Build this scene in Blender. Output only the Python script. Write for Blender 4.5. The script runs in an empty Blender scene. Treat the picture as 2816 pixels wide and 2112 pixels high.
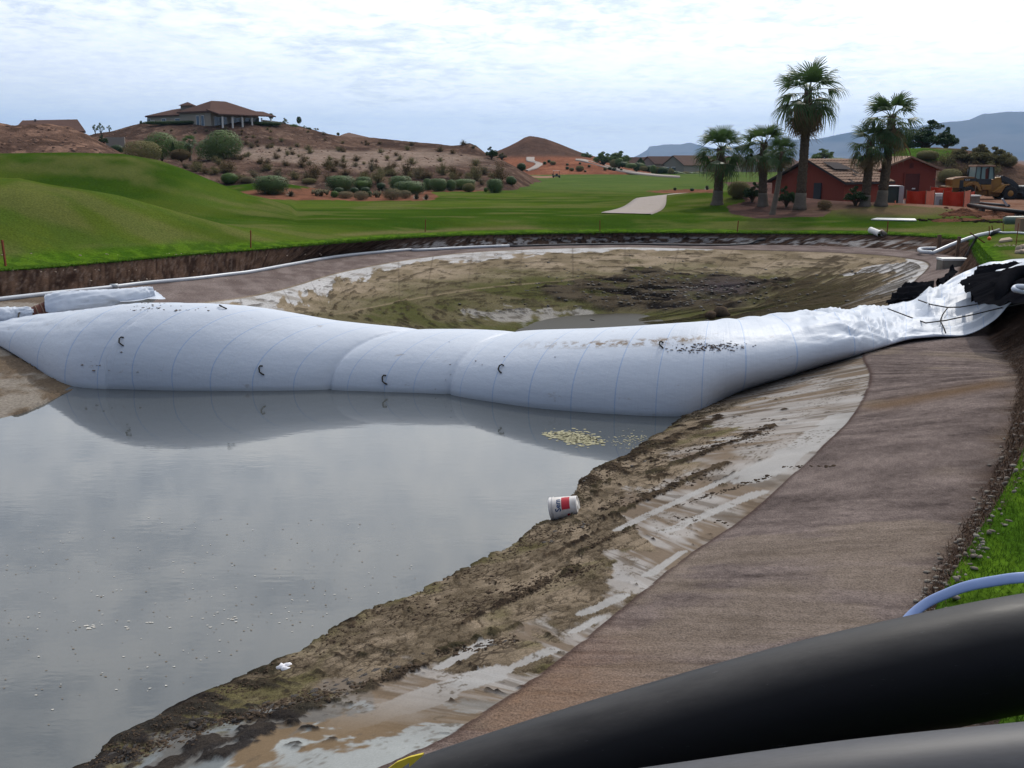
import bpy, math, random
import numpy as np
from mathutils import Vector, Matrix, Quaternion
from mathutils.bvhtree import BVHTree
random.seed(7); RNG = np.random.default_rng(7)
SC = bpy.context.scene; COL = SC.collection
# ---------------------------------------------------------------- camera, sky, sun, exposure
F = 1030.0; PITCH = math.radians(12.27); CH = 3.6
CPI, SPI = math.cos(PITCH), math.sin(PITCH)
cam_d = bpy.data.cameras.new('camera'); cam = bpy.data.objects.new('camera', cam_d); COL.objects.link(cam)
cam_d.sensor_width = 36; cam_d.lens = 36 * F / 1024; cam_d.clip_start = .1; cam_d.clip_end = 40000
cam.location = (0, 0, CH); cam.rotation_euler = (math.pi / 2 - PITCH, 0, 0); SC.camera = cam
SUN_AZ, SUN_EL = math.radians(24), math.radians(43)
SC.view_settings.view_transform = 'Standard'; SC.view_settings.look = 'None'
SC.view_settings.exposure = 0.0; SC.view_settings.gamma = 1; SC.view_settings.use_curve_mapping = False
W = bpy.data.worlds.new('World'); SC.world = W; W.use_nodes = True

class NT:                                   # terse node graph builder
    def __init__(s, nt): s.nt = nt; s.n = nt.nodes; s.l = nt.links
    def node(s, t, **kw):
        x = s.n.new(t)
        for k, v in kw.items():
            if k.startswith('i_'):
                key = k[2:]; key = int(key) if key.isdigit() else key.replace('_', ' ')
                s.put(x.inputs[key], v)
            else: setattr(x, k, v)
        return x
    def put(s, sock, v):
        if isinstance(v, bpy.types.Node): v = v.outputs[0]
        if isinstance(v, bpy.types.NodeSocket): s.l.new(v, sock)
        else:
            if sock.type == 'RGBA' and hasattr(v, '__len__') and len(v) == 3: v = (*v, 1)
            if sock.type == 'VECTOR' and not hasattr(v, '__len__'): v = (v, v, v)
            sock.default_value = v
    def math(s, op, a, b=0.0, c=0.0, clamp=False):
        x = s.n.new('ShaderNodeMath'); x.operation = op; x.use_clamp = clamp
        s.put(x.inputs[0], a); s.put(x.inputs[1], b); s.put(x.inputs[2], c); return x.outputs[0]
    def vmath(s, op, a, b=(0, 0, 0)):
        x = s.n.new('ShaderNodeVectorMath'); x.operation = op
        s.put(x.inputs[0], a); s.put(x.inputs[1], b); return x.outputs[0]
    def ramp(s, fac, a, b, lo=0.0, hi=1.0):  # map range, clamped
        x = s.n.new('ShaderNodeMapRange'); s.put(x.inputs[0], fac)
        s.put(x.inputs[1], a); s.put(x.inputs[2], b); s.put(x.inputs[3], lo); s.put(x.inputs[4], hi); return x.outputs[0]
    def mix(s, f, a, b, mode='MIX'):
        x = s.n.new('ShaderNodeMix'); x.data_type = 'RGBA'; x.blend_type = mode
        s.put(x.inputs[0], f); s.put(x.inputs[6], a); s.put(x.inputs[7], b); return x.outputs[2]
    def noise(s, vec, scale, detail=4, rough=.55, dist=0.0):
        x = s.n.new('ShaderNodeTexNoise'); s.put(x.inputs['Vector'], vec)
        s.put(x.inputs['Scale'], scale); s.put(x.inputs['Detail'], detail)
        s.put(x.inputs['Roughness'], rough); s.put(x.inputs['Distortion'], dist); return x.outputs[0]
    def geo(s): return s.n.new('ShaderNodeNewGeometry').outputs['Position']
    def obj(s): return s.n.new('ShaderNodeTexCoord').outputs['Object']
    def attr(s, name): x = s.n.new('ShaderNodeAttribute'); x.attribute_name = name; return x
    def scale(s, vec, v): return s.vmath('MULTIPLY', vec, v)
    def bump(s, h, strength=.5, dist=.02):
        x = s.n.new('ShaderNodeBump'); s.put(x.inputs['Strength'], strength)
        s.put(x.inputs['Distance'], dist); s.put(x.inputs['Height'], h); return x.outputs[0]

w = NT(W.node_tree); w.n.clear()
out = w.node('ShaderNodeOutputWorld')
sky = w.node('ShaderNodeTexSky', sky_type='NISHITA', sun_disc=False, sun_elevation=SUN_EL, sun_rotation=SUN_AZ)
sky.air_density = 1.0; sky.dust_density = .6; sky.ozone_density = 1.5
bg1 = w.node('ShaderNodeBackground', i_Color=sky, i_Strength=.085)
dirv = w.node('ShaderNodeTexCoord').outputs['Generated']
sep = w.node('ShaderNodeSeparateXYZ', i_0=dirv)
zz = w.math('ADD', w.math('MAXIMUM', sep.outputs[2], 0.0), .10)
pl = w.node('ShaderNodeCombineXYZ', i_0=w.math('DIVIDE', sep.outputs[0], zz), i_1=w.math('DIVIDE', sep.outputs[1], zz), i_2=0.3)
n1 = w.noise(w.scale(pl, (1.0, .9, 1)), .55, 9, .62, .5)
n2 = w.noise(w.vmath('ADD', w.scale(pl, (1.3, 1.1, 1)), (4.2, 7, 0)), 3.6, 7, .66, .6)
n3 = w.noise(w.vmath('ADD', w.scale(pl, (1, .8, 1)), (9.2, 1.7, 0)), 14.0, 5, .65)
cl = w.math('ADD', w.math('MULTIPLY', n1, .62), w.math('ADD', w.math('MULTIPLY', n2, .26), w.math('MULTIPLY', n3, .12)))
mask = w.ramp(cl, .385, .49)
lowf = w.ramp(sep.outputs[2], .0, .16, .0, 1.0)          # near the horizon the veil is even and thin
mask = w.math('ADD', w.math('MULTIPLY', mask, w.ramp(lowf, 0, 1, .55, 1.0)), w.ramp(lowf, 0, 1, .5, .0), clamp=True)
# veil is brighter toward the sun (thin cloud scatters forward)
sd = (math.sin(SUN_AZ) * math.cos(SUN_EL), math.cos(SUN_AZ) * math.cos(SUN_EL), math.sin(SUN_EL))
dt = w.node('ShaderNodeVectorMath', operation='DOT_PRODUCT'); w.put(dt.inputs[0], dirv); w.put(dt.inputs[1], sd)
glow = w.ramp(dt.outputs['Value'], -.2, 1.0, 0.0, 1.0)
detail = w.ramp(w.math('ADD', w.math('MULTIPLY', n2, .55), w.math('MULTIPLY', n3, .45)), .40, .62, 0, 1)
detail = w.math('MULTIPLY', detail, w.ramp(sep.outputs[2], .02, .20, .25, 1.0))
cc = w.mix(w.math('POWER', glow, 1.3), w.mix(detail, (.15, .21, .34), (.27, .35, .50)), w.mix(detail, (1.75, 1.83, 1.93), (2.4, 2.38, 2.32)))
bg2 = w.node('ShaderNodeBackground', i_Color=cc, i_Strength=1.0)
ms = w.node('ShaderNodeMixShader', i_0=w.ramp(mask, 0, 1, .45, .95), i_1=bg1, i_2=bg2)
w.put(out.inputs['Surface'], ms)

sun_d = bpy.data.lights.new('sun', 'SUN'); sun = bpy.data.objects.new('sun', sun_d); COL.objects.link(sun)
sun_d.energy = 2.1; sun_d.angle = math.radians(1.6); sun_d.color = (1, .95, .87)
sun.location = (0, 0, 60); sun.rotation_euler = Vector(sd).to_track_quat('Z', 'Y').to_euler()

# ---------------------------------------------------------------- picture coordinates -> points in the place
def ray(sx, sy):
    a = (sx / 2.75 - 512) / F; b = -(sy / 2.75 - 384) / F
    return Vector((a, CPI + b * SPI, -SPI + b * CPI))
def P(sx, sy, z):
    d = ray(sx, sy); k = (z - CH) / d.z; return Vector((d.x * k, d.y * k, z))
def Q(sx, sy, y):
    d = ray(sx, sy); k = y / d.y; return Vector((d.x * k, y, CH + d.z * k))
def proj(x, y, z):                          # numpy: world -> photo px
    z = z - CH; dep = y * CPI - z * SPI; up = y * SPI + z * CPI
    dep = np.where(dep < .05, .05, dep)
    return (512 + F * x / dep) * 2.75, (384 - F * up / dep) * 2.75

# ---------------------------------------------------------------- numpy noise
def _h(i, j, s):
    n = (i.astype(np.int64) * 374761393 + j.astype(np.int64) * 668265263 + s * 1442695041) & 0xffffffff
    n = ((n ^ (n >> 13)) * 1274126177) & 0xffffffff
    return ((n ^ (n >> 16)) & 0xffff) / 65535.0
def vn(x, y, s=0):
    x = np.asarray(x, float); y = np.asarray(y, float)
    i = np.floor(x); j = np.floor(y); fx = x - i; fy = y - j
    fx = fx * fx * fx * (fx * (fx * 6 - 15) + 10); fy = fy * fy * fy * (fy * (fy * 6 - 15) + 10)
    a = _h(i, j, s); b = _h(i + 1, j, s); c = _h(i, j + 1, s); d = _h(i + 1, j + 1, s)
    return (a * (1 - fx) + b * fx) * (1 - fy) + (c * (1 - fx) + d * fx) * fy
def fbm(x, y, o=4, s=0, r=.5):
    t = 0; a = 1; n = 0
    for k in range(o): t = t + a * vn(x * 2 ** k + 17.3 * k, y * 2 ** k + 5.1 * k, s + k); n += a; a *= r
    return t / n
def ridg(x, y, o=4, s=0): return 1 - np.abs(2 * fbm(x, y, o, s) - 1)
def ss(x, a, b):
    t = np.clip((x - a) / (b - a), 0, 1); return t * t * (3 - 2 * t)
def lerp(a, b, t): return a + (b - a) * t
def crom(ts, pts, t):                       # piecewise Hermite with limited tangents
    ts = np.array(ts, float); pts = np.array(pts, float)
    m = np.zeros_like(pts)
    dt = np.diff(ts)[:, None]; d = np.diff(pts, axis=0) / dt
    m[1:-1] = (d[:-1] * dt[1:] + d[1:] * dt[:-1]) / (dt[1:] + dt[:-1]); m[0] = d[0]; m[-1] = d[-1]
    i = np.clip(np.searchsorted(ts, t, 'right') - 1, 0, len(ts) - 2)
    h = (ts[i + 1] - ts[i])[:, None]; u = ((t - ts[i]) / (ts[i + 1] - ts[i]))[:, None]
    return ((2*u**3 - 3*u**2 + 1) * pts[i] + (u**3 - 2*u**2 + u) * h * m[i] + (-2*u**3 + 3*u**2) * pts[i+1] + (u**3 - u**2) * h * m[i+1])

# ---------------------------------------------------------------- objects
def mesh_np(name, V, Fc, cols=None, smooth=True, attrs=None, uv=None):
    me = bpy.data.meshes.new(name); V = np.asarray(V, np.float32).reshape(-1, 3); Fc = np.asarray(Fc, np.int32)
    n = Fc.shape[1]
    me.vertices.add(len(V)); me.vertices.foreach_set('co', V.ravel())
    me.loops.add(Fc.size); me.loops.foreach_set('vertex_index', Fc.ravel())
    me.polygons.add(len(Fc)); me.polygons.foreach_set('loop_start', np.arange(0, Fc.size, n, dtype=np.int32))
    me.polygons.foreach_set('loop_total', np.full(len(Fc), n, np.int32))
    me.update(calc_edges=True)
    if smooth: me.shade_smooth()
    if cols is not None:
        a = me.color_attributes.new('col', 'FLOAT_COLOR', 'POINT'); c = np.ones((len(V), 4), np.float32)
        c[:, :3] = np.asarray(cols).reshape(-1, 3) * .80; a.data.foreach_set('color', c.ravel())
    for k, v in (attrs or {}).items():
        a = me.attributes.new(k, 'FLOAT', 'POINT'); a.data.foreach_set('value', np.asarray(v, np.float32).ravel())
    me.validate(); return me
def grid_faces(n, m, off=0, closed=False):
    j = np.arange(m if closed else m - 1); i = np.arange(n - 1)
    I, J = np.meshgrid(i, j, indexing='ij'); J2 = (J + 1) % m
    return np.stack([I * m + J, (I + 1) * m + J, (I + 1) * m + J2, I * m + J2], -1).reshape(-1, 4) + off
def link(name, me, mat=None, parent=None, loc=None, rot=None, scl=None):
    o = bpy.data.objects.new(name, me); COL.objects.link(o)
    if mat is not None and me is not None and not me.materials: me.materials.append(mat)
    if parent is not None: o.parent = parent
    if loc is not None: o.location = loc
    if rot is not None: o.rotation_euler = rot
    if scl is not None: o.scale = scl if hasattr(scl, '__len__') else (scl,) * 3
    return o
def tag(o, label=None, cat=None, group=None, kind=None):
    if label: o['label'] = label
    if cat: o['category'] = cat
    if group: o['group'] = group
    if kind: o['kind'] = kind
    return o
def empty(name, loc, label, cat, group=None, rz=0.0, scl=1.0):
    o = bpy.data.objects.new(name, None); COL.objects.link(o); o.location = loc; o.rotation_euler = (0, 0, rz)
    o.scale = (scl,) * 3; o.empty_display_size = .2
    return tag(o, label, cat, group)
def copy_tree(root, loc, rz=0.0, scl=1.0, label=None, group=None):
    r = root.copy(); COL.objects.link(r); r.location = loc; r.rotation_euler = (0, 0, rz)
    r.scale = scl if hasattr(scl, '__len__') else (scl,) * 3
    if label: r['label'] = label
    if group: r['group'] = group
    for ch in root.children:
        c = ch.copy(); COL.objects.link(c); c.parent = r
        for g in ch.children:
            d = g.copy(); COL.objects.link(d); d.parent = c
    return r
class MB:                                   # collects simple shapes into one mesh
    def __init__(s): s.v = []; s.f = []
    def add(s, vs, fs):
        o = len(s.v); s.v += [tuple(v) for v in vs]; s.f += [tuple(i + o for i in f) for f in fs]; return s
    def box(s, c, d, M=None, top=1.0):      # centre, full sizes; top = taper of the upper face
        hx, hy, hz = d[0] / 2, d[1] / 2, d[2] / 2
        vs = [Vector((x * hx * (top if z > 0 else 1), y * hy * (top if z > 0 else 1), z * hz)) for z in (-1, 1) for x, y in ((-1, -1), (1, -1), (1, 1), (-1, 1))]
        if M is not None: vs = [M @ v for v in vs]
        c = Vector(c); return s.add([v + c for v in vs], [(0, 3, 2, 1), (4, 5, 6, 7), (0, 1, 5, 4), (1, 2, 6, 5), (2, 3, 7, 6), (3, 0, 4, 7)])
    def bar(s, a, b, wd, ht=None):
        a, b = Vector(a), Vector(b); d = b - a; q = d.to_track_quat('X', 'Z').to_matrix()
        return s.box((a + b) / 2, (d.length, wd, ht or wd), q)
    def tube(s, pts, rs, n=8, cap=True, sq=1.0):
        pts = [Vector(p) for p in pts]
        if not hasattr(rs, '__len__'): rs = [rs] * len(pts)
        vs = []; up = Vector((0, 0, 1)); prev = None
        for i, p in enumerate(pts):
            d = (pts[min(i + 1, len(pts) - 1)] - pts[max(i - 1, 0)]).normalized()
            if prev is None:
                a = d.cross(up if abs(d.z) < .95 else Vector((1, 0, 0))).normalized()
            else: a = (prev - d * prev.dot(d)).normalized()
            prev = a; b = d.cross(a)
            for k in range(n):
                t = 2 * math.pi * k / n; vs.append(p + a * math.cos(t) * rs[i] + b * math.sin(t) * rs[i] * sq)
        fs = [(i * n + k, i * n + (k + 1) % n, (i + 1) * n + (k + 1) % n, (i + 1) * n + k) for i in range(len(pts) - 1) for k in range(n)]
        if cap: fs += [tuple(range(n - 1, -1, -1)), tuple(range((len(pts) - 1) * n, len(pts) * n))]
        return s.add(vs, fs)
    def poly(s, pts): return s.add(pts, [tuple(range(len(pts)))])
    def prism(s, pts, ext):                 # polygon extruded by a vector
        n = len(pts); pts = [Vector(p) for p in pts]; e = Vector(ext)
        return s.add(pts + [p + e for p in pts], [tuple(range(n - 1, -1, -1)), tuple(range(n, 2 * n))] + [(i, (i + 1) % n, n + (i + 1) % n, n + i) for i in range(n)])
    def mesh(s, name, smooth=False):
        me = bpy.data.meshes.new(name); me.from_pydata([tuple(v) for v in s.v], [], s.f); me.validate(); me.update()
        if smooth: me.shade_smooth()
        return me
    def build(s, name, mat, parent=None, smooth=False, bevel=0.0):
        o = link(name, s.mesh(name, smooth), mat, parent)
        if bevel:
            b = o.modifiers.new('bevel', 'BEVEL'); b.width = bevel; b.segments = 2; b.limit_method = 'ANGLE'
        return o

# ---------------------------------------------------------------- materials
MATS = {}
def mat(name, col, rough=.8, spec=.3, metal=0.0, var=.18, nscale=8.0, bump=0.0, bscale=40.0, col2=None, vcol=False, bdist=.02, stretch=(1, 1, 1), fine=None, trans=0.0, grit=None, crack=None):
    m = bpy.data.materials.new(name); m.use_nodes = True; t = NT(m.node_tree); MATS[name] = m
    b = t.n['Principled BSDF']; pos = t.scale(t.obj(), stretch)
    nz = t.noise(pos, nscale, 5, .6)
    base = t.attr('col').outputs['Color'] if vcol else t.mix(t.ramp(nz, .35, .65), tuple(col), tuple(col2) if col2 else tuple(c * .8 for c in col))
    k = t.ramp(nz, .25, .75, 1 - var, 1 + var)
    base = t.mix(1.0, base, t.node('ShaderNodeCombineColor', i_0=k, i_1=k, i_2=k), 'MULTIPLY')
    if fine:
        k2 = t.ramp(t.noise(pos, fine[0], 3, .7), .3, .7, 1 - fine[1], 1 + fine[1])
        if grit: k2 = t.math('ADD', 1.0, t.math('MULTIPLY', t.math('SUBTRACT', k2, 1.0), t.attr(grit).outputs['Fac']))
        base = t.mix(1.0, base, t.node('ShaderNodeCombineColor', i_0=k2, i_1=k2, i_2=k2), 'MULTIPLY')
    if crack:
        wv = t.vmath('ADD', pos, t.vmath('MULTIPLY', t.n.new('ShaderNodeTexNoise').outputs['Color'], (.05, .05, .05)))
        vo = t.n.new('ShaderNodeTexVoronoi'); vo.feature = 'DISTANCE_TO_EDGE'; t.put(vo.inputs['Vector'], t.scale(wv, (1, 1, .3))); vo.inputs['Scale'].default_value = 8
        ck = t.math('MULTIPLY', t.ramp(vo.outputs['Distance'], .03, .10, 1, 0), t.math('MULTIPLY', t.attr(crack).outputs['Fac'], t.ramp(t.noise(pos, 1.7, 3), .42, .6)))
        base = t.mix(t.math('MULTIPLY', ck, .75), base, (.035, .026, .02))
    t.put(b.inputs['Base Color'], base); b.inputs['Roughness'].default_value = rough
    b.inputs['Specular IOR Level'].default_value = spec; b.inputs['IOR'].default_value = 1.5 if spec > .2 else (1.15 if spec > .1 else 1.03); b.inputs['Metallic'].default_value = metal
    if bump: t.put(b.inputs['Normal'], t.bump(t.noise(pos, bscale, 5, .65), t.math('MULTIPLY', bump, t.attr(grit).outputs['Fac']) if grit else bump, bdist))
    if trans:
        tr = t.node('ShaderNodeBsdfTranslucent', i_Color=base)
        mx = t.node('ShaderNodeMixShader', i_0=trans, i_1=b.outputs[0], i_2=tr)
        t.put(t.n['Material Output'].inputs['Surface'], mx)
    return m
M_bed = mat('pond_bed', (1, 1, 1), .9, .06, vcol=True, var=.14, nscale=1.5, bump=1, bscale=30, bdist=.022, fine=(60, .42), grit='grit', crack='crackm')
M_far = mat('pond_bed_far', (1, 1, 1), .92, .04, vcol=True, var=.12, nscale=1.0, bump=.7, bscale=9, bdist=.05, fine=(16, .3))
M_gr = mat('fairway_grass', (1, 1, 1), .95, .02, vcol=True, var=.10, nscale=.25, bump=.5, bscale=9, bdist=.05, fine=(14, .34), stretch=(1, 1, 1))
M_hill = mat('desert_soil', (1, 1, 1), .98, .02, vcol=True, var=.2, nscale=.35, bump=.8, bscale=1.3, bdist=.5, fine=(1.6, .25))
M_blade = mat('grass_blade', (.070, .135, .016), .7, .2, col2=(.034, .082, .009), nscale=3, trans=.3)
M_root = mat('root_fibre', (.13, .085, .06), .95, .1, col2=(.06, .04, .03), nscale=6)
M_mount = mat('mountain_rock', (.13, .11, .10), .95, .05, var=.3, nscale=.002, bump=0)
M_leaf_d = mat('leaf_dark_green', (.045, .085, .022), .6, .3, col2=(.02, .045, .012), nscale=.9, trans=.25)
M_leaf_m = mat('leaf_mid_green', (.125, .19, .05), .65, .25, col2=(.07, .10, .035), nscale=.8, trans=.25)
M_leaf_h = mat('leaf_hedge_green', (.095, .15, .045), .65, .25, col2=(.05, .085, .025), nscale=1.6, trans=.2)
M_leaf_y = mat('leaf_bright_green', (.10, .17, .03), .65, .25, col2=(.06, .11, .02), nscale=1.6, trans=.25)
M_leaf_o = mat('leaf_olive', (.21, .185, .085), .8, .15, col2=(.13, .12, .055), nscale=1.0, trans=.2)
M_leaf_b = mat('leaf_brown_olive', (.17, .12, .06), .85, .12, col2=(.10, .075, .038), nscale=1.0, trans=.15)
M_leaf_s = mat('leaf_silver', (.21, .18, .11), .85, .12, col2=(.12, .10, .06), nscale=2.0, trans=.15)
M_agave = mat('agave_leaf', (.10, .105, .06), .6, .3, col2=(.06, .05, .03), nscale=4)
M_twig = mat('twig', (.10, .075, .05), .9, .1)
M_trunk = mat('palm_trunk', (.16, .115, .08), .9, .1, col2=(.08, .055, .04), nscale=9, bump=.9, bscale=14, bdist=.05)
M_trunkg = mat('palm_trunk_smooth', (.17, .14, .11), .9, .1, col2=(.11, .088, .07), nscale=5, bump=.5, bscale=12, bdist=.03, stretch=(1, 1, 4))
M_frond = mat('palm_frond', (.080, .135, .042), .5, .3, col2=(.045, .08, .022), nscale=1.5, trans=.3)
M_dead = mat('palm_frond_dead', (.23, .16, .085), .85, .15, col2=(.12, .08, .045), nscale=2.5, trans=.2)
M_red = mat('red_stucco', (.235, .062, .042), .9, .12, col2=(.19, .05, .034), nscale=1.2, bump=.3, bscale=30)
M_door = mat('dark_red_door', (.10, .022, .015), .6, .3, nscale=4)
M_tile = mat('clay_tile', (.33, .23, .17), .85, .15, col2=(.20, .125, .09), nscale=2.5, var=.2)
M_under = mat('roof_underlay', (.06, .05, .05), .8, .2)
M_stucco = mat('beige_stucco', (.38, .33, .27), .9, .1, nscale=.8)
M_stucco2 = mat('grey_stucco', (.30, .26, .22), .9, .1, nscale=.8)
M_roof = mat('brown_roof_tile', (.125, .078, .066), .9, .05, col2=(.085, .055, .048), nscale=.8, bump=.6, bscale=3, bdist=.1, stretch=(1, 1, 5))
M_roof2 = mat('grey_brown_roof_tile', (.20, .13, .10), .85, .15, col2=(.14, .09, .075), nscale=.7, bump=.6, bscale=3, bdist=.1, stretch=(1, 1, 5))
M_glass = mat('window_glass', (.06, .08, .10), .08, .8, nscale=1)
M_white = mat('white_paint', (.72, .70, .66), .6, .3, nscale=6, var=.08)
M_conc = mat('concrete', (.33, .28, .24), .85, .2, col2=(.26, .22, .19), nscale=1.2, bump=.3, bscale=20, fine=(20, .1))
M_concg = mat('weathered_concrete', (.26, .235, .20), .9, .15, col2=(.15, .12, .10), nscale=3, bump=.5, bscale=12)
M_yel = mat('loader_yellow', (.30, .15, .025), .55, .35, col2=(.20, .095, .025), nscale=1.5, var=.15)
M_blk = mat('loader_black', (.03, .032, .036), .55, .35, nscale=3)
M_tyre = mat('tyre_rubber', (.035, .033, .032), .9, .15, nscale=5, bump=.4, bscale=15)
M_net = mat('orange_netting', (.55, .055, .015), .6, .3, col2=(.45, .04, .012), nscale=2, trans=.25)
M_net2 = mat('orange_netting_pale', (.62, .15, .06), .6, .3, col2=(.40, .10, .05), nscale=6, trans=.25)
M_grey = mat('galvanised_steel', (.38, .40, .42), .45, .5, metal=.4, nscale=3)
M_green = mat('dark_green_paint', (.025, .05, .045), .5, .4, nscale=2)
M_rust = mat('rusty_steel', (.22, .065, .035), .85, .2, col2=(.13, .04, .025), nscale=14)
M_wood = mat('weathered_timber', (.17, .11, .075), .9, .15, col2=(.10, .065, .045), nscale=8, stretch=(1, 1, .2))
M_orange = mat('orange_plastic', (.75, .13, .02), .5, .4, nscale=4)
M_pvc = mat('grey_pvc', (.42, .44, .48), .38, .5, nscale=3, var=.08)
M_dirt = mat('dug_soil', (.17, .075, .045), .95, .08, col2=(.09, .045, .03), nscale=1.5, bump=1, bscale=7, bdist=.1)
M_sod = mat('cut_turf_edge', (.03, .022, .015), .95, .1)
M_black = mat('black_sheeting', (.008, .008, .010), .6, .04, var=.3, nscale=3, bump=.35, bscale=9, bdist=.05)
M_rope = mat('dark_rope', (.055, .05, .045), .85, .2, nscale=20)
M_strap = mat('brown_strap', (.13, .045, .03), .7, .3, nscale=8)
M_algae = mat('algae_scum', (.42, .39, .27), .8, .1, col2=(.32, .30, .19), nscale=12)
M_foam = mat('floating_debris', (.55, .52, .47), .8, .2, nscale=10)
M_foam2 = mat('brown_flake', (.20, .16, .12), .8, .2, nscale=10)
M_paper = mat('crumpled_white_paper', (.78, .76, .80), .8, .2, nscale=15, var=.08)
M_rock = mat('pale_rock', (.38, .30, .23), .9, .15, nscale=3, bump=.5, bscale=8)
M_cloddry = mat('dry_mud', (.10, .072, .05), .95, .1, col2=(.05, .037, .028), nscale=12, bump=.8, bscale=60, bdist=.01)
M_pot = mat('green_pipe', (.10, .14, .11), .45, .4, nscale=2)
M_tan = mat('tan_hardboard', (.25, .17, .12), .9, .1, nscale=4)
M_cart = mat('path_concrete', (.36, .31, .28), .9, .12, col2=(.28, .24, .21), nscale=.7, fine=(6, .1))
# ================================================================ POND: rings through the photographed edges
def pts(L):
    ts = []; ps = []
    for e in L:
        ts.append(e[0]); ps.append(P(*e[1:]) if e[1] != 'w' else Vector(e[2:]))
    return np.array(ts, float), np.array([tuple(p) for p in ps])
R_ = [(0,2880,836,.7),(.5,2760,790,.6),(.75,2712,738,.45),(1,2684,695,.3),(1.5,2672,672,.1),(2,2646,659,-.2),(2.5,2443,646,-.3),(3,2104,642,-.36),(3.5,1718,640,-.38),(4,1408,644,-.38),(4.5,1200,650,-.32),(5,1022,660,-.25),(5.5,704,687,-.1),(6,529,700,-.06),(6.5,285,722,-.02),(7,0,745,0),
      (7.5,'w',-26,26,.05),(8,'w',-27,12,.2),(9,'w',-14,1,.4),(10,'w',-5.2,1.2,.4),(11,'w',2.3,4.7,.4),(12,2590,1665,.35),(12.3,2690,1490,.5),(12.6,2775,1350,.6),(12.8,2830,1230,.7),(13,2900,1040,.75),(13.5,2910,930,.75),(14,2880,836,.7)]
F_ = [(0,2719,932,.15),(.5,2720,845,-.02),(.75,2680,790,-.15),(1,2640,752,-.3),(1.5,2650,714,-.5),(2,2553,696,-.8),(2.5,2351,680,-.9),(3,2053,673,-.95),(3.5,1718,669,-.95),(4,1408,675,-.95),(4.5,1149,688,-.95),(5,927,706,-.92),(5.5,692,750,-.9),(6,529,770,-.85),(6.5,285,795,-.8),(7,0,825,-.75),
      (7.5,'w',-25,25,-.6),(8,'w',-26,12.5,-.4),(9,'w',-13.8,1.8,.1),(10,'w',-5.3,1.9,.15),(11,'w',1.8,5.1,.2),(12,2540,1649,.2),(12.3,2638,1475,.2),(12.6,2720,1342,.2),(12.8,2771,1209,.2),(13,2797,1079,.2),(13.5,2783,1010,.18),(14,2719,932,.15)]
E_ = [(0,2380,900,-.2),(.4,2450,870,-.35),(.8,2480,830,-.45),(1.2,2507,781,-.6),(1.6,2553,728,-.72),(2,2489,710,-.87),(2.5,2305,696,-.98),(3,2007,687,-1.03),(3.5,1718,680,-1.03),(4,1408,688,-1.06),(4.5,1200,704,-1.08),(5,958,745,-1.1),(5.5,768,799,-1.05),(6,590,830,-1.0),(6.5,'w',-13,31,-.95),(7,'w',-14,28,-.9),
      (7.5,'w',-23,22.5,-.8),(8,'w',-24.5,13,-.7),(9,'w',-13,3.5,-.3),(10,'w',-5,3.7,-.2),(11,1164,2058,-.2),(11.3,1317,1964,-.2),(11.6,1500,1841,-.2),(12,1758,1633,-.2),(12.3,1893,1527,-.2),(12.5,2038,1429,-.2),(12.7,2177,1306,-.2),(12.8,2259,1229,-.2),(13,2337,1150,-.2),(13.3,2388,1042,-.2),(13.6,2369,983,-.2),(14,2380,900,-.2)]
WL = -1.15
W_ = [(0,2000,950,WL),(.6,2150,900,-1.3),(1.2,2300,850,-1.4),(2,2300,790,-1.5),(3,1950,762,-1.62),(3.5,1718,765,-1.65),(4,1400,785,-1.65),(4.5,1180,815,-1.62),(5,1000,850,-1.6),(6,'w',-8.5,30,-1.5),(6.4,'w',-9.2,25,-1.25),(6.7,200,1064,WL),(7,0,1150,WL),(7.5,'w',-16,17.5,WL),(8,'w',-22,14,WL),(9,'w',-12.5,5.5,WL),(10,'w',-6.5,6,WL),
      (10.7,235,2106,WL),(11,335,2017,WL),(11.2,564,1912,WL),(11.4,776,1812,WL),(11.6,1023,1676,WL),(11.8,1258,1576,WL),(12,1400,1500,WL),(12.2,1517,1427,WL),(12.4,1580,1345,WL),(12.6,1634,1291,WL),(12.8,1690,1262,WL),(13,1795,1205,WL),(13.3,1880,1130,WL),(13.6,1950,1050,WL),(14,2000,950,WL)]
M_ = [(0,'w',4,28,-2.1),(1,2050,880,-2.1),(2,2080,850,-2.1),(3,1900,832,-2.2),(4,1500,852,-2.2),(5,1250,880,-2.2),(6,'w',-5,27,-2.1),(6.7,'w',-6.5,20,-2.2),(7,'w',-9.5,17,-2.2),(7.5,'w',-15.5,15.5,-2.2),(8,'w',-17,14.5,-2.2),(9,'w',-12,9,-2.2),(10,'w',-8,9,-2.2),(11,'w',-5.2,10.2,-2.2),(12,'w',-2,15,-2.2),(13,'w',.3,18.5,-2.2),(14,'w',4,28,-2.1)]
C_ = [(0,'w',3,30,-2.4),(2,'w',5,38,-2.45),(3,'w',4,40,-2.45),(4,'w',2,39.5,-2.45),(5,'w',0,35,-2.4),(6,'w',-2,27,-2.4),(7,'w',-7,17.5,-2.4),(8,'w',-14,13,-2.4),(9,'w',-12,11,-2.4),(10,'w',-9,11,-2.4),(11,'w',-6,12.5,-2.4),(12,'w',-4,16,-2.4),(13,'w',-1,21,-2.4),(14,'w',3,30,-2.4)]
RINGS = [pts(L) for L in (R_, F_, E_, W_, M_, C_)]
def ring(k, t): return crom(RINGS[k][0], RINGS[k][1], np.mod(t, 14.0))
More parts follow.
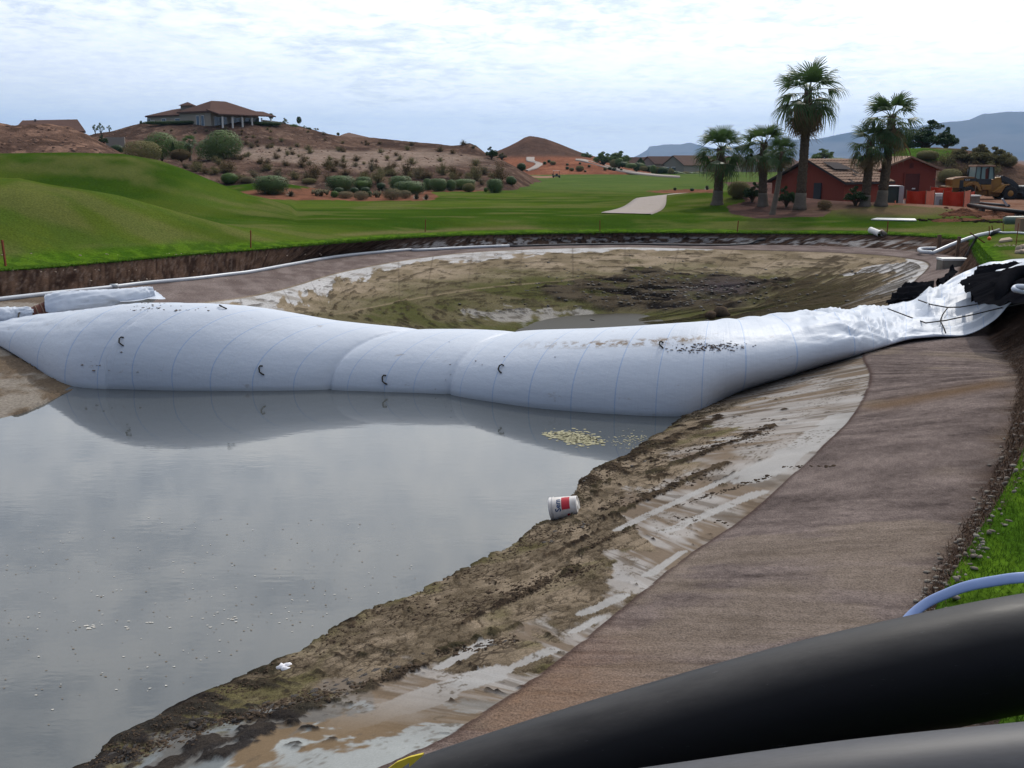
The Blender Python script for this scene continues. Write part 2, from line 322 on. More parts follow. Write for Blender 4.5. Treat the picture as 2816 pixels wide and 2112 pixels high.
def even_t(k, t0, t1, n, wfun=None):        # parameters evenly spaced along ring k
    t = np.linspace(t0, t1, 4000); p = ring(k, np.where(t >= 14, t - 14, t)); d = np.linalg.norm(np.diff(p, axis=0), axis=1)
    if wfun is not None: d = d * wfun((t[1:] + t[:-1]) / 2)
    s = np.concatenate([[0], np.cumsum(np.minimum(d, 5))]); return np.interp(np.linspace(0, s[-1], n), s, t)
def streak_seg(x, y, a, b, wd, z):          # soft mask round a ground segment given in photo px
    A = P(a[0], a[1], z); B = P(b[0], b[1], z); dx, dy = B.x - A.x, B.y - A.y; L = math.hypot(dx, dy)
    u = ((x - A.x) * dx + (y - A.y) * dy) / L; v = (-(x - A.x) * dy + (y - A.y) * dx) / L
    return np.exp(-(v / wd) ** 2) * ss(u, -wd, wd * .5) * (1 - ss(u, L - wd * .5, L + wd))
def poly_in(px, py, poly):
    r = np.zeros(px.shape, bool); n = len(poly)
    for i in range(n):
        x1, y1 = poly[i]; x2, y2 = poly[(i + 1) % n]
        if y1 == y2: continue
        r ^= ((y1 > py) != (y2 > py)) & (px < (x2 - x1) * (py - y1) / (y2 - y1) + x1)
    return r
C = lambda *c: np.array(c)
def mixc(a, b, m): return a + (b - a) * m[..., None]

def near_bed():
    t = even_t(3, 10.3, 13.93, 940, lambda t: 1.0)
    n0, n1, n2, n3 = 14, 90, 150, 26
    rows = [ring(k, t) for k in range(5)]
    segs = []; S = []
    for k, n in enumerate((n0, n1, n2, n3)):
        for i in range(n + (1 if k == 3 else 0)):
            u = i / n; segs.append(rows[k] * (1 - u) + rows[k + 1] * u); S.append(k + u)
    V = np.array(segs); S = np.array(S)[:, None] * np.ones((1, len(t)))
    T = np.ones((len(segs), 1)) * t[None]
    arc = np.concatenate([[0], np.cumsum(np.linalg.norm(np.diff(rows[3], axis=0), axis=1))])
    A = np.ones((len(segs), 1)) * arc[None]
    eD = np.linalg.norm(rows[2] - rows[3], axis=1)[None]      # width of liner slope
    B = (3 - S) * eD                                          # metres above the water line on the slope
    x, y, z = V[..., 0], V[..., 1], V[..., 2]
    inw = (S >= 2) & (S < 3.25)
    # bank foot profile: a soft concave wall, shelf sag
    wall = S < 1
    px, py = proj(x, y, z)
    # ---- textile shelf
    str1 = fbm(A * 6, B * .7, 4, 3); str2 = fbm(x * 9, y * 9, 3, 5); str3 = fbm(A * 1.3, B * .25, 3, 8)
    big = fbm(x * .6, y * .6, 4, 11)
    gr_ = fbm(x * 15 + y * 5, y * 15 - x * 5, 4, 6); tex = mixc(C(.082, .064, .060), C(.270, .215, .195), np.clip(.12 + .95 * (str1 - .25) + .28 * (big - .5) + .55 * (gr_ - .5) + .15 * str2, 0, 1))
    tex = mixc(tex, C(.24, .19, .14), ss(str3 * big * 2.0, .62, .85) * .4)
    red = np.exp(-((px - 1450) / 330) ** 2 - ((py - 1900) / 170) ** 2)
    tex = mixc(tex, C(.23, .135, .085), np.clip(red * .8, 0, 1) * (.5 + .5 * str2))
    brown = streak_seg(x, y, (2400, 1080), (2760, 1065), .35, .1)
    tex = mixc(tex, C(.15, .095, .055), brown * .75)
    col = tex
    dz = .012 * (str1 - .5) + .010 * (fbm(x * 22, y * 22, 3, 21) - .5)
    # ---- exposed liner slope
    ln = fbm(A * 2.2, B * .55, 4, 31); ln2 = fbm(A * 7, B * .8, 4, 33)
    liner = mixc(C(.34, .31, .285), C(.19, .145, .108), ss(ln + .3 * (ln2 - .5), .42, .58))
    liner = mixc(liner, C(.45, .435, .425), ss(ln2, .52, .70) * .4); liner = mixc(liner, C(.10, .075, .055), ss(fbm(A * 9, B * .6, 4, 35), .60, .68) * .6)
    tanc = mixc(C(.27, .21, .15), C(.150, .116, .080), ss(fbm(A * 2.4, B * .9, 5, 41) * .6 + fbm(x * 5, y * 5, 4, 42) * .4, .38, .62))
    grn = ss(fbm(x * 1.1, y * 1.1, 4, 43) + .16 * np.exp(-B / .4), .56, .74)
    tanc = mixc(tanc, C(.105, .098, .036), grn * .65)
    # how far mud and silt climb from the water, by place along the shore (fractions of the slope)
    up = np.interp(t, [10.3, 11, 11.15, 11.3, 11.45, 11.6, 11.8, 12.0, 12.2, 12.35, 12.5, 12.7, 12.9, 13.1, 13.3, 13.75],
                      [.28, .30, .34, .40, .58, .90, 1.0, .95, .80, .60, .46, .40, .44, .38, .3, .2])[None]
    fr = B / np.maximum(eD, .1)
    silt = ss(up + .95 * (fbm(A * 1.5, B * .7, 6, 51, .58) - .5) - fr, -.03, .05)
    silt = np.where(fr < .12, np.maximum(silt, .85), silt)
    # exposed pale patches along the textile edge
    pale = np.zeros_like(x)
    for a, b, wd in (((1830, 1450), (2090, 1375), .13), ((1780, 1610), (1880, 1545), .08), ((1600, 1700), (1720, 1665), .10), ((1575, 1765), (1655, 1730), .09),
                     ((1210, 1790), (1340, 1720), .10), ((1350, 1870), (1520, 1815), .09), ((900, 1950), (1400, 1850), .26), ((560, 2010), (700, 1975), .07), ((1700, 1395), (2100, 1270), .10), ((2060, 1330), (2330, 1160), .30)):
        pale = np.maximum(pale, streak_seg(x, y, a, b, wd, -.35))
    pale = ss(pale + .9 * (fbm(x * 3.2, y * 3.2, 6, 61, .6) - .5), .42, .47)
    silt = silt * (1 - pale)
    lin = mixc(liner, C(.40, .385, .37), pale * .8)
    wetcol = C(.135, .15, .16)
    nearcam = ss(T, 11.55, 11.0)
    lin = mixc(lin, mixc(C(.34, .35, .34), C(.19, .135, .085), ss(fbm(A * 1.3, B * .9, 6, 63, .62), .47, .51)), nearcam)
    lin = mixc(lin, np.broadcast_to(wetcol, lin.shape), nearcam * ss(fbm(A * .9, B * 1.2, 5, 64, .6) - fr * .25, .42, .47) * .7)
    lin = mixc(lin, C(.12, .095, .07), ss(fbm(x * 22, y * 22, 3, 65), .62, .70) * ss(fbm(A * 1.2, B * 1.5, 3, 66), .45, .6) * .8)
    slope = mixc(lin, tanc, silt)
    # clods and ridges of mud: real relief
    rid = ridg(A * 3.4, B * .6, 5, 71); cr = ridg(x * 5, y * 5, 4, 73); det = fbm(A * 11, B * 4.5, 4, 75)
    zone = np.interp(t, [10.3, 10.9, 11.2, 11.5, 11.8, 12.1, 12.4, 12.9, 13.2, 13.75], [1.0, 1.0, .9, .50, .30, .42, .75, .70, .65, .3])[None]
    hmud = ss(rid * .66 + det * .42 + .36 * zone * silt - .12 * fr + .22 * np.exp(-B / .25) * zone, .98, 1.26)
    for a, b, wd in (((1790, 1270), (2130, 1180), .16), ((1650, 1400), (1990, 1290), .12), ((1700, 1190), (1990, 1100), .22), ((1850, 1395), (2120, 1310), .05), ((1500, 1480), (1650, 1430), .10),
                     ((1600, 1500), (1760, 1450), .06), ((1250, 1700), (1600, 1560), .10), ((620, 1990), (900, 1900), .22), ((330, 2080), (640, 1960), .28), ((860, 1930), (1150, 1830), .15), ((1200, 1800), (1420, 1760), .12), ((2150, 1282), (2240, 1278), .04), ((520, 2060), (760, 1985), .16)):
        m = streak_seg(x, y, a, b, wd, -.6)
        hmud = np.maximum(hmud, ss(m * .8 + (det - .5) * 1.5 + (rid - .5) * .5, .45, .95))
    hmud = hmud * np.where(S > 2, 1, 1.0) * ss(S, 1.9, 2.06) * (1 - .9 * pale)
    dark = mixc(C(.085, .062, .042), C(.035, .026, .020), ss(fbm(x * 8, y * 8, 4, 77), .35, .62))
    dark = mixc(dark, C(.075, .066, .036), ss(fbm(x * 1.4, y * 1.4, 3, 79), .5, .7) * .5)
    dark = mixc(dark, C(.035, .033, .034), nearcam * .7)
    slope = mixc(slope, dark, ss(hmud, .08, .5))
    crack = ss(cr, .90, .97) * silt * (1 - hmud)
    slope = mixc(slope, C(.06, .045, .03), crack * .75)
    slope = mixc(slope, slope * .5, ss(B, .10, -.05))          # wet at the water's edge
    onslope = ss(S + .02 * (fbm(A * 3, B * 3, 4, 81) - .5), 1.985, 2.0)
    col = mixc(col, slope, onslope)
    edge = np.exp(-((S - 1.985) / .018) ** 2)
    col = mixc(col, C(.07, .045, .04), edge * .8 * (onslope < .5))
    dz = dz * (1 - onslope) + .022 * (1 - onslope) * ss(S, 1.0, 1.2)
    det2 = fbm(x * 16, y * 16, 3, 76)
    hmud = hmud * ss(B, -.02, .12)
    dz += (.09 * (fbm(A * 1.4, B * 1.2, 5, 83, .6) - .5) + .03 * (ridg(A * 4, B * 3, 3, 84) - .6)) * np.exp(-((S - 3.0) / .16) ** 2)
    dz += hmud * (.008 + .040 * det * rid + .022 * (det2 - .4)) + silt * .010 * det * onslope * ss(B, 0, .2) - crack * .012
    # ---- bank wall
    rt = fbm(A * 7, S * 3, 4, 91); rt2 = ridg(A * 16, S * 5, 3, 93)
    wc = mixc(C(.060, .042, .036), C(.15, .11, .085), ss(rt, .3, .75)); wc = mixc(wc, C(.22, .19, .17), ss(rt2, .86, .97) * .5)
    wm = 1 - ss(S + .25 * (fbm(A * 2.5, A * 0, 3, 95) - .5), .9, 1.12)
    col = mixc(col, wc, wm)
    nx = rows[0] - rows[1]; nx[:, 2] = 0; nx /= np.linalg.norm(nx, axis=1)[:, None] + 1e-6
    push = (wm * (.10 * (rt - .5) + .05 * (rt2 - .5)) * ss(S, 0, .12))[..., None] * nx[None]
    V = V + push; V[..., 2] += dz
    V[..., 2] -= .10 * wm * np.sin(np.clip(S, 0, 1) * math.pi)
    grit = 1 - .8 * onslope * (1 - np.clip(silt + hmud, 0, 1))
    me = mesh_np('pond_bed', V, grid_faces(*V.shape[:2]), col.reshape(-1, 3), attrs={'grit': grit, 'crackm': silt * onslope})
    o = link('pond_bed', me, M_bed); tag(o, 'muddy liner slope and brown fabric shelf on the near side', kind='structure'); return o

def far_bed():
    t = np.concatenate([even_t(0, 13.75, 14 + 7.6, 1150, lambda t: np.where((t > 15) & (t < 21.2), 1, .35)), even_t(0, 21.6, 24.3, 120)[1:]])
    tt = np.mod(t, 14)
    rows = [ring(k, tt) for k in range(6)]; segs = []; S = []
    ns = (12, 26, 70, 66, 12)
    for k, n in enumerate(ns):
        for i in range(n + (1 if k == 4 else 0)):
            u = i / n; segs.append(rows[k] * (1 - u) + rows[k + 1] * u); S.append(k + u)
    V = np.array(segs); S = np.array(S)[:, None] * np.ones((1, len(t))); T = np.ones((len(segs), 1)) * np.where(tt > 13, tt - 14, tt)[None]
    arc = np.concatenate([[0], np.cumsum(np.linalg.norm(np.diff(rows[2], axis=0), axis=1))]); A = np.ones((len(segs), 1)) * arc[None]
    eD = np.maximum(np.linalg.norm(rows[2] - rows[3], axis=1)[None], .5); B = (S - 2) * eD
    x, y, z = V[..., 0], V[..., 1], V[..., 2]; px, py = proj(x, y, z)
    n1 = fbm(A * 1.2, B * .5, 4, 101); n2 = fbm(x * 1.5, y * 1.5, 4, 103)
    tex = mixc(C(.15, .115, .105), C(.225, .18, .165), ss(n1 * .6 + n2 * .4, .3, .7))
    # liner colours by depth in the basin
    tan = mixc(C(.31, .245, .175), C(.21, .165, .11), ss(fbm(x * .8, y * .8, 5, 105), .38, .62))
    olive = mixc(C(.135, .115, .066), C(.085, .085, .034), ss(fbm(x * .45, y * .6, 4, 107), .40, .62))
    base = mixc(tan, olive, ss(S + .7 * (fbm(x * .35, y * .5, 4, 109) - .5), 2.45, 3.1))
    # patches of bare pale liner below the textile edge, panel seams running downslope
    wl = np.interp(T[0], [0, .9, 1.25, 1.6, 2, 2.3, 2.7, 3, 3.3, 4, 4.6, 5.2, 5.7, 6, 6.5], [0, 0, .95, 1.0, .5, .2, .1, .3, .95, .9, .75, .85, .6, .5, .2])[None]
    wn = fbm(A * .55, B * .28, 5, 111)
    wfr = np.interp(T[0], [0, 1.2, 1.6, 2.2, 3, 3.4, 4, 5, 6], [1, 2.2, 1.8, 1.0, .9, .9, 1.6, 2.3, 2.0])[None]
    white = ss(wl * 1.22 - B / wfr * .55 + 1.7 * (wn - .5) + .45 * (fbm(A * 2.5, B * 1.8, 4, 112) - .5), .36, .46) * (B > 0) * ss(wl, .1, .3)
    wm2 = np.exp(-((px - 1470) / 190) ** 2 - ((py - 868) / 22) ** 2)         # crusty pale silt near the puddle
    white2 = ss(wm2 * .9 + 1.3 * (fbm(x * 2.2, y * 1.4, 5, 113) - .5), .42, .62)
    base = mixc(base, mixc(C(.50, .48, .47), C(.34, .31, .28), ss(n2, .45, .7)), white)
    base = mixc(base, C(.31, .29, .27), white2 * .85)
    wp = poly_in(px + 40 * (fbm(x * .9, y * .9, 3, 151) - .5), py + 9 * (fbm(x * .8, y * 1.2, 3, 152) - .5), [(2305, 762), (2400, 752), (2500, 748), (2560, 730), (2500, 722), (2440, 728), (2380, 738)]); base = mixc(base, C(.46, .44, .43), wp.astype(float))
    seam = np.exp(-((np.mod(A, 2.9) - 1.45) / .035) ** 2) * (S > 2) * (S < 3.2); base = mixc(base, C(.08, .06, .05), seam * .5)
    # wet black mud in the bottom and ridged crusts
    mm = np.exp(-((px - 1830) / 300) ** 2 - ((py - 800) / 52) ** 2)
    mud = ss(mm * 1.25 + 1.1 * (fbm(x * .5, y * .8, 5, 115) - .5), .36, .58)
    cr = ridg(x * .45 + .3 * n2, y * 1.5, 5, 117)
    mudc = mixc(C(.016, .014, .015), C(.085, .068, .048), ss(cr, .58, .85)); mudc = mixc(mudc, C(.085, .085, .032), ss(fbm(x * .5, y * .9, 4, 119), .52, .66) * .8)
    mudc = mixc(mudc, C(.075, .06, .062), np.exp(-((px - 1990) / 110) ** 2 - ((py - 800) / 30) ** 2))
    base = mixc(base, mudc, mud)
    # dark streaks of clods running down the right-hand slope and lone dark lines
    st = ss(ridg(A * .9, B * .10, 4, 121), .86, .96) * ss(T, 3.0, 2.2) * (S > 2.1)
    st += ss(fbm(A * .9, B * 2.6, 4, 123), .62, .72) * (S > 2.15) * (S < 4.4) * .8
    right = np.exp(-((px - 2270) / 260) ** 2) * ss(py, 735, 765)
    st += ss(ridg(A * 1.2, B * .12, 4, 125) * .75 + .35 * right, .86, 1.0) * right
    st = np.clip(st, 0, 1); base = mixc(base, C(.05, .038, .026), st * .85)
    line = np.exp(-((S - 3.0) / .018) ** 2) * ss(T, 3.3, 3.7) * (1 - ss(T, 5.1, 5.5)); base = mixc(base, C(.27, .21, .14), line * .7)
    sp_ = ss(fbm(x * 3.2, y * 2.0, 3, 131), .66, .74) * (S > 2.1); base = mixc(base, C(.05, .038, .026), sp_ * .6)
    col = mixc(tex, base, ss(S + .03 * (n1 - .5), 1.97, 2.0))
    edge = np.exp(-((S - 1.97) / .03) ** 2) * ss(3.3 - T, 0, .3); col = mixc(col, C(.04, .03, .03), edge * .8)
    dz = .02 * (n2 - .5) + st * .07 + mud * (.16 * ss(cr, .45, .8) - .03) + .02 * ss(2.0 - S, 0, .05) * (S > 1)
    # left near corner by the dam: sandy brown liner
    lf = ((T > 6.55) & (T < 9) & (S > 1)).astype(float); lc = mixc(C(.15, .112, .082), C(.27, .235, .20), ss(fbm(x * 1.2, y * 1.2, 4, 133), .5, .62)); col = mixc(col, lc, lf * .9)
    # bank wall
    rt = fbm(A * 2.6, S * 2.5, 4, 141); rt2 = ridg(A * 6, S * 4, 3, 143)
    rt3 = fbm(A * 9, S * 2.2, 3, 144); wc = mixc(C(.024, .015, .012), C(.085, .053, .038), ss(rt * .45 + rt3 * .55, .3, .7)); wc = mixc(wc, C(.16, .12, .10), ss(rt2, .88, .97) * .35)
    chips = ss(fbm(A * 3.5, S * 6 + A * .7, 5, 145), .52, .60) * ss(T, 2.0, 2.4) * (1 - ss(T, 4.4, 5.0)) * ss(S, .25, .5)
    wc = mixc(wc, C(.33, .31, .30), chips * .8)
    wm = 1 - ss(S, .97, 1.08); col = mixc(col, wc, wm)
    nx = rows[0] - rows[1]; nx[:, 2] = 0; nx /= np.linalg.norm(nx, axis=1)[:, None] + 1e-6
    V = V + (wm * (.30 * (rt - .5) + .12 * (rt2 - .5)) * ss(S, 0, .15) * (.2 + .8 * ss(T, .3, 1.2)))[..., None] * nx[None]; V[..., 2] += dz
    me = mesh_np('pond_bed_far', V, grid_faces(*V.shape[:2]), col.reshape(-1, 3))
    o = link('pond_bed', me, M_far); tag(o, 'drained far basin of the pond with pale liner and dark mud', kind='structure'); return o
BED_N = near_bed(); BED_F = far_bed()
def basin_floor():
    X, Y = np.meshgrid(np.linspace(-24, 12, 120), np.linspace(6, 44, 120), indexing='ij'); Z = -2.60 + .10 * (fbm(X * .9, Y * .9, 4, 161) - .5)
    c = mixc(C(.045, .038, .028), C(.09, .07, .045), ss(fbm(X * 1.3, Y * 1.3, 4, 163), .4, .6))
    o = link('basin_floor', mesh_np('basin_floor', np.stack([X, Y, Z], -1), grid_faces(120, 120), c.reshape(-1, 3)), M_far); return tag(o, 'lowest muddy floor of the pond under the water', kind='structure')
basin_floor()

# ================================================================ GROUND round the pond out to the horizon
def wedge_ridge(x, y, sil, yc, wf, wb, base):
    sx = np.array([s[0] for s in sil], float); zc = np.array([Q(s[0], s[1], yc).z for s in sil])
    xs = np.array([Q(s[0], s[1], yc).x / yc for s in sil])
    a = x / np.maximum(y, 1); c = np.interp(a, xs, zc)
    dy = y - yc; g = np.where(dy < 0, np.exp(-(dy / wf) ** 2), np.exp(-(dy / wb) ** 2))
    return np.maximum(c - base, 0) * g
def H(x, y):
    base = .3 + 1.65 * np.exp(-((x + .5) ** 2 / 40 + (y + 1.2) ** 2 / 26)) + .5 * np.exp(-((x - 15) ** 2 + (y - 22) ** 2) / 110)
    base = base - .35 * ss(y, 95, 70) * ss(-x, 4, 18) * 0
    h = base
    h = h + wedge_ridge(x, y, [(-900, 500), (-300, 478), (0, 489), (51, 490), (135, 508), (270, 527), (405, 552), (540, 574), (650, 594), (760, 618), (900, 700)], 44, 8, 4.2, .3)
    h = h + wedge_ridge(x, y, [(-900, 440), (-300, 422), (0, 422), (180, 419), (337, 423), (439, 441), (506, 465), (607, 507), (675, 535), (740, 551), (800, 572), (880, 650)], 66, 8, 16, .3)
    h = h + wedge_ridge(x, y, [(560, 520), (620, 512), (700, 503), (780, 503), (860, 516), (930, 530), (980, 560)], 100, 9, 9, .3)
    g = lambda sx, sy, ht, rx, ry: (lambda c: ht * np.exp(-((x - c.x) / rx) ** 2 - ((y - c.y) / ry) ** 2))(P(sx, sy, .3))
    h = h + g(1960, 563, .9, 6.5, 6) + g(2440, 578, .42, 6.5, 3.5) + g(2150, 570, .4, 5, 5)
    far = ss(y, 75, 130)
    return h + .5 * (fbm(x * .05, y * .035, 3, 201) - .5) * far * (1 - ss(y, 400, 600))
def ground():
    t = np.concatenate([even_t(0, 13.8, 21.05, 1150, lambda t: np.where(t < 14.9, 1.5, np.where(t > 15, 1, 1))), even_t(0, 21.05, 25.4, 60)[1:], even_t(0, 25.4, 27.8, 130)[1:]])
    r0 = ring(0, np.mod(t, 14)); cx, cy = -1.0, 28.0
    d = r0[:, :2] - np.array([cx, cy]); d /= np.linalg.norm(d, axis=1)[:, None]
    off = [-.10, -.05, 0]; s = .05
    while off[-1] < 9000:
        off.append(off[-1] + s); s = min(s * 1.035 if off[-1] > .5 else s * 1.06, max(.25, off[-1] * .03) if off[-1] < 120 else off[-1] * .06)
    off = np.array(off); T = np.mod(t, 14)
    X = r0[None, :, 0] + d[None, :, 0] * off[:, None]; Y = r0[None, :, 1] + d[None, :, 1] * off[:, None]
    L = np.where((T > 8) & (T < 13.9), 2.6, np.interp(T, [0, 1, 2, 7, 8], [3, 4, 8, 5, 3]))[None]
    hh = H(X, Y); k = ss(np.maximum(off, 0)[:, None] / L, -.15, 1.0)
    k0 = ss(0 / L, -.15, 1.0); k = (k - k0) / (1 - k0)
    Z = r0[None, :, 2] * (1 - k) + hh * k
    px, py = proj(X, Y, Z)
    A = np.concatenate([[0], np.cumsum(np.linalg.norm(np.diff(r0, axis=0), axis=1))])[None] * np.ones_like(X)
    O = off[:, None] * np.ones_like(X)
    rimn = fbm(A * 3, O * 3, 3, 203)
    Z += .03 * (rimn - .5) * (O < 12) + .035 * np.exp(-(O / .25) ** 2)
    # colours
    g = mixc(C(.038, .078, .009), C(.074, .114, .018), ss(fbm(X * .12, Y * .10, 6, 205), .35, .65))
    g = mixc(g, g * np.array([1.25, 1.08, 1.0]), ss(fbm(X * .35, Y * 1.1, 4, 206), .4, .65) * .7)
    g = mixc(g, C(.135, .135, .045), ss(fbm(X * .22, Y * .5, 5, 207) + .1 * ss(O, 3, 0), .50, .70) * .6)
    band = ss(fbm(X * .08, Y * .22, 3, 209), .45, .6); g = mixc(g, g * .8, band * .5)
    lip = 1 - ss(O + .9 * (fbm(A * .5, O * .5, 3, 211) - .5), .9, 1.7)
    g = mixc(g, mixc(C(.040, .098, .008), C(.085, .165, .012), ss(rimn, .35, .65)), lip * .85)
    g = mixc(g, C(.105, .15, .048), ss(Y, 95, 130) * .6 * (np.abs(X) < 400))
    g = mixc(g, C(.185, .15, .07), ss(O, 1.2, 1.8) * (1 - ss(O, 1.8, 3.0)) * ss(fbm(A * .12, O * .4, 3, 213), .5, .62) * .6 * (Y > 20))
    j = 5 * (fbm(X * .4, Y * .4, 3, 215) - .5)
    bed = poly_in(px + 20 * (fbm(X * .3, Y * .3, 3, 217) - .5), py + j * .8, [(630, 532), (700, 520), (960, 515), (1180, 514), (1400, 512), (1420, 522), (1300, 527), (1185, 528), (1205, 543), (1190, 551), (1000, 552), (840, 551), (720, 547)]) & (Y > 70)
    soil = mixc(C(.21, .095, .06), C(.15, .07, .045), ss(fbm(X, Y, 3, 219), .4, .6)); g = mixc(g, soil, bed.astype(float))
    palm = poly_in(px + j * 3, py + j, [(2050, 553), (2000, 566), (2010, 588), (2080, 600), (2260, 596), (2290, 580), (2370, 572), (2420, 560), (2420, 500), (1990, 500)]) & (Y > 60)
    g = mixc(g, mixc(C(.12, .07, .06), C(.085, .052, .045), ss(fbm(X * 1.2, Y * 1.2, 3, 221), .4, .6)), palm.astype(float))
    dry = np.exp(-((px - 2460) / 170) ** 2 - ((py - 580) / 14) ** 2) * (Y > 60); g = mixc(g, C(.16, .115, .065), np.clip(dry * 1.3, 0, 1))
    cons = poly_in(px + j * 4, py + j, [(2420, 562), (2580, 570), (2640, 580), (2700, 600), (2760, 603), (3400, 612), (3400, 500), (2420, 520)]) & (Y > 55)
    g = mixc(g, mixc(C(.24, .14, .10), C(.17, .085, .055), ss(fbm(X * .6, Y * .6, 4, 223), .4, .6)), cons.astype(float))
    strip = poly_in(px, py + j, [(1765, 527), (1850, 521), (1960, 519), (1965, 529), (1830, 532)]) & (Y > 60); g = mixc(g, soil, strip.astype(float))
    sandp = poly_in(px, py, [(1440, 482), (1500, 484), (1545, 483), (1520, 489), (1480, 490)]) & (Y > 100); g = mixc(g, C(.30, .19, .13), sandp.astype(float))
    desert = ss(Y, 330, 380) + ss(-X / np.maximum(Y, 1) * 1000, 700, 760) * 0
    g = mixc(g, mixc(C(.24, .15, .11), C(.17, .11, .08), ss(fbm(X * .02, Y * .02, 4, 225), .4, .6)), np.clip(desert, 0, 1))
    Z[0] -= .16; Z[1] -= .02; X[0] = X[2] + d[:, 0] * .12; Y[0] = Y[2] + d[:, 1] * .12
    V = np.stack([X, Y, Z], -1)
    me = mesh_np('golf_course', V, grid_faces(*X.shape), g.reshape(-1, 3))
    o = link('golf_course_ground', me, M_gr); tag(o, 'mown green fairway and mounds around the drained pond', kind='structure'); return o
GROUND = ground()

def loft_hill(name, lines, nx, segs, colfun, label, amp=.3, fr=.3, kind='structure', mt=None):
    # lines: front to back; each (depth, [(sx, sy or ('z', v))...])
    sx = np.linspace(lines[0][1][0][0], lines[0][1][-1][0], nx); rows = []
    for dep, L in lines:
        xs = [e[0] for e in L]; zs = [Q(e[0], e[1], dep).z if not isinstance(e[1], tuple) else e[1][1] for e in L]
        z = np.interp(sx, xs, zs); xw = np.array([Q(s, 440, dep).x for s in sx]); rows.append(np.stack([xw, np.full(nx, dep), z], -1))
    rows = np.array(rows); V = []; S = []
    for k in range(len(rows) - 1):
        for i in range(segs + (1 if k == len(rows) - 2 else 0)):
            u = i / segs; v = u * u * (3 - 2 * u) * .5 + u * .5
            a = rows[k] * (1 - u) + rows[k + 1] * u; a[:, 2] = rows[k][:, 2] * (1 - v) + rows[k + 1][:, 2] * v; V.append(a); S.append(k + u)
    V = np.array(V); S = np.array(S)[:, None] * np.ones((1, nx)); x, y = V[..., 0], V[..., 1]
    n = fbm(x * fr, y * fr, 5, 301) - .5; r = ridg(x * fr * .5, y * fr * .25, 4, 303) - .6
    V[..., 2] += (amp * n + amp * .8 * r) * ss(S, 0, .5)
    cols = colfun(x, y, V[..., 2], S)
    o = link(name, mesh_np(name, V, grid_faces(*x.shape), cols.reshape(-1, 3)), mt or M_hill)
    return tag(o, label, kind=kind)
def sandy(x, y, z, S):
    px, py = proj(x, y, z)
    c = mixc(C(.135, .084, .063), C(.078, .050, .040), ss(fbm(x * .2, y * .2, 5, 305), .35, .65))
    pale = np.exp(-((px - 1050) / 300) ** 2 - ((py - 440) / 27) ** 2) + .9 * np.exp(-((px - 720) / 150) ** 2 - ((py - 415) / 16) ** 2)
    p = ss(pale + .9 * (fbm(x * .12, y * .12, 5, 307) - .5), .25, .65)
    c = mixc(c, C(.27, .20, .16), p); st = ss(fbm(x * .9, y * .9, 3, 309), .62, .72)
    return mixc(c, C(.24, .16, .12), st * .6)
def reddish(x, y, z, S):
    c = mixc(C(.165, .10, .075), C(.10, .062, .048), ss(fbm(x * .35, y * .35, 5, 311), .35, .65))
    return mixc(c, C(.30, .18, .13), ss(fbm(x * 1.1, y * 1.1, 3, 313), .6, .7) * .7)
def brownish(x, y, z, S):
    px, py = proj(x, y, z)
    c = mixc(C(.135, .08, .06), C(.10, .062, .048), ss(fbm(x * .1, y * .1, 5, 315), .35, .65))
    return mixc(c, C(.30, .12, .07), ss(py + 14 * (fbm(x * .05, y * .05, 3, 317) - .5), 425, 440) * .8)
def orangey(x, y, z, S): return mixc(C(.30, .125, .075), C(.22, .09, .055), ss(fbm(x * .2, y * .2, 4, 319), .4, .6))
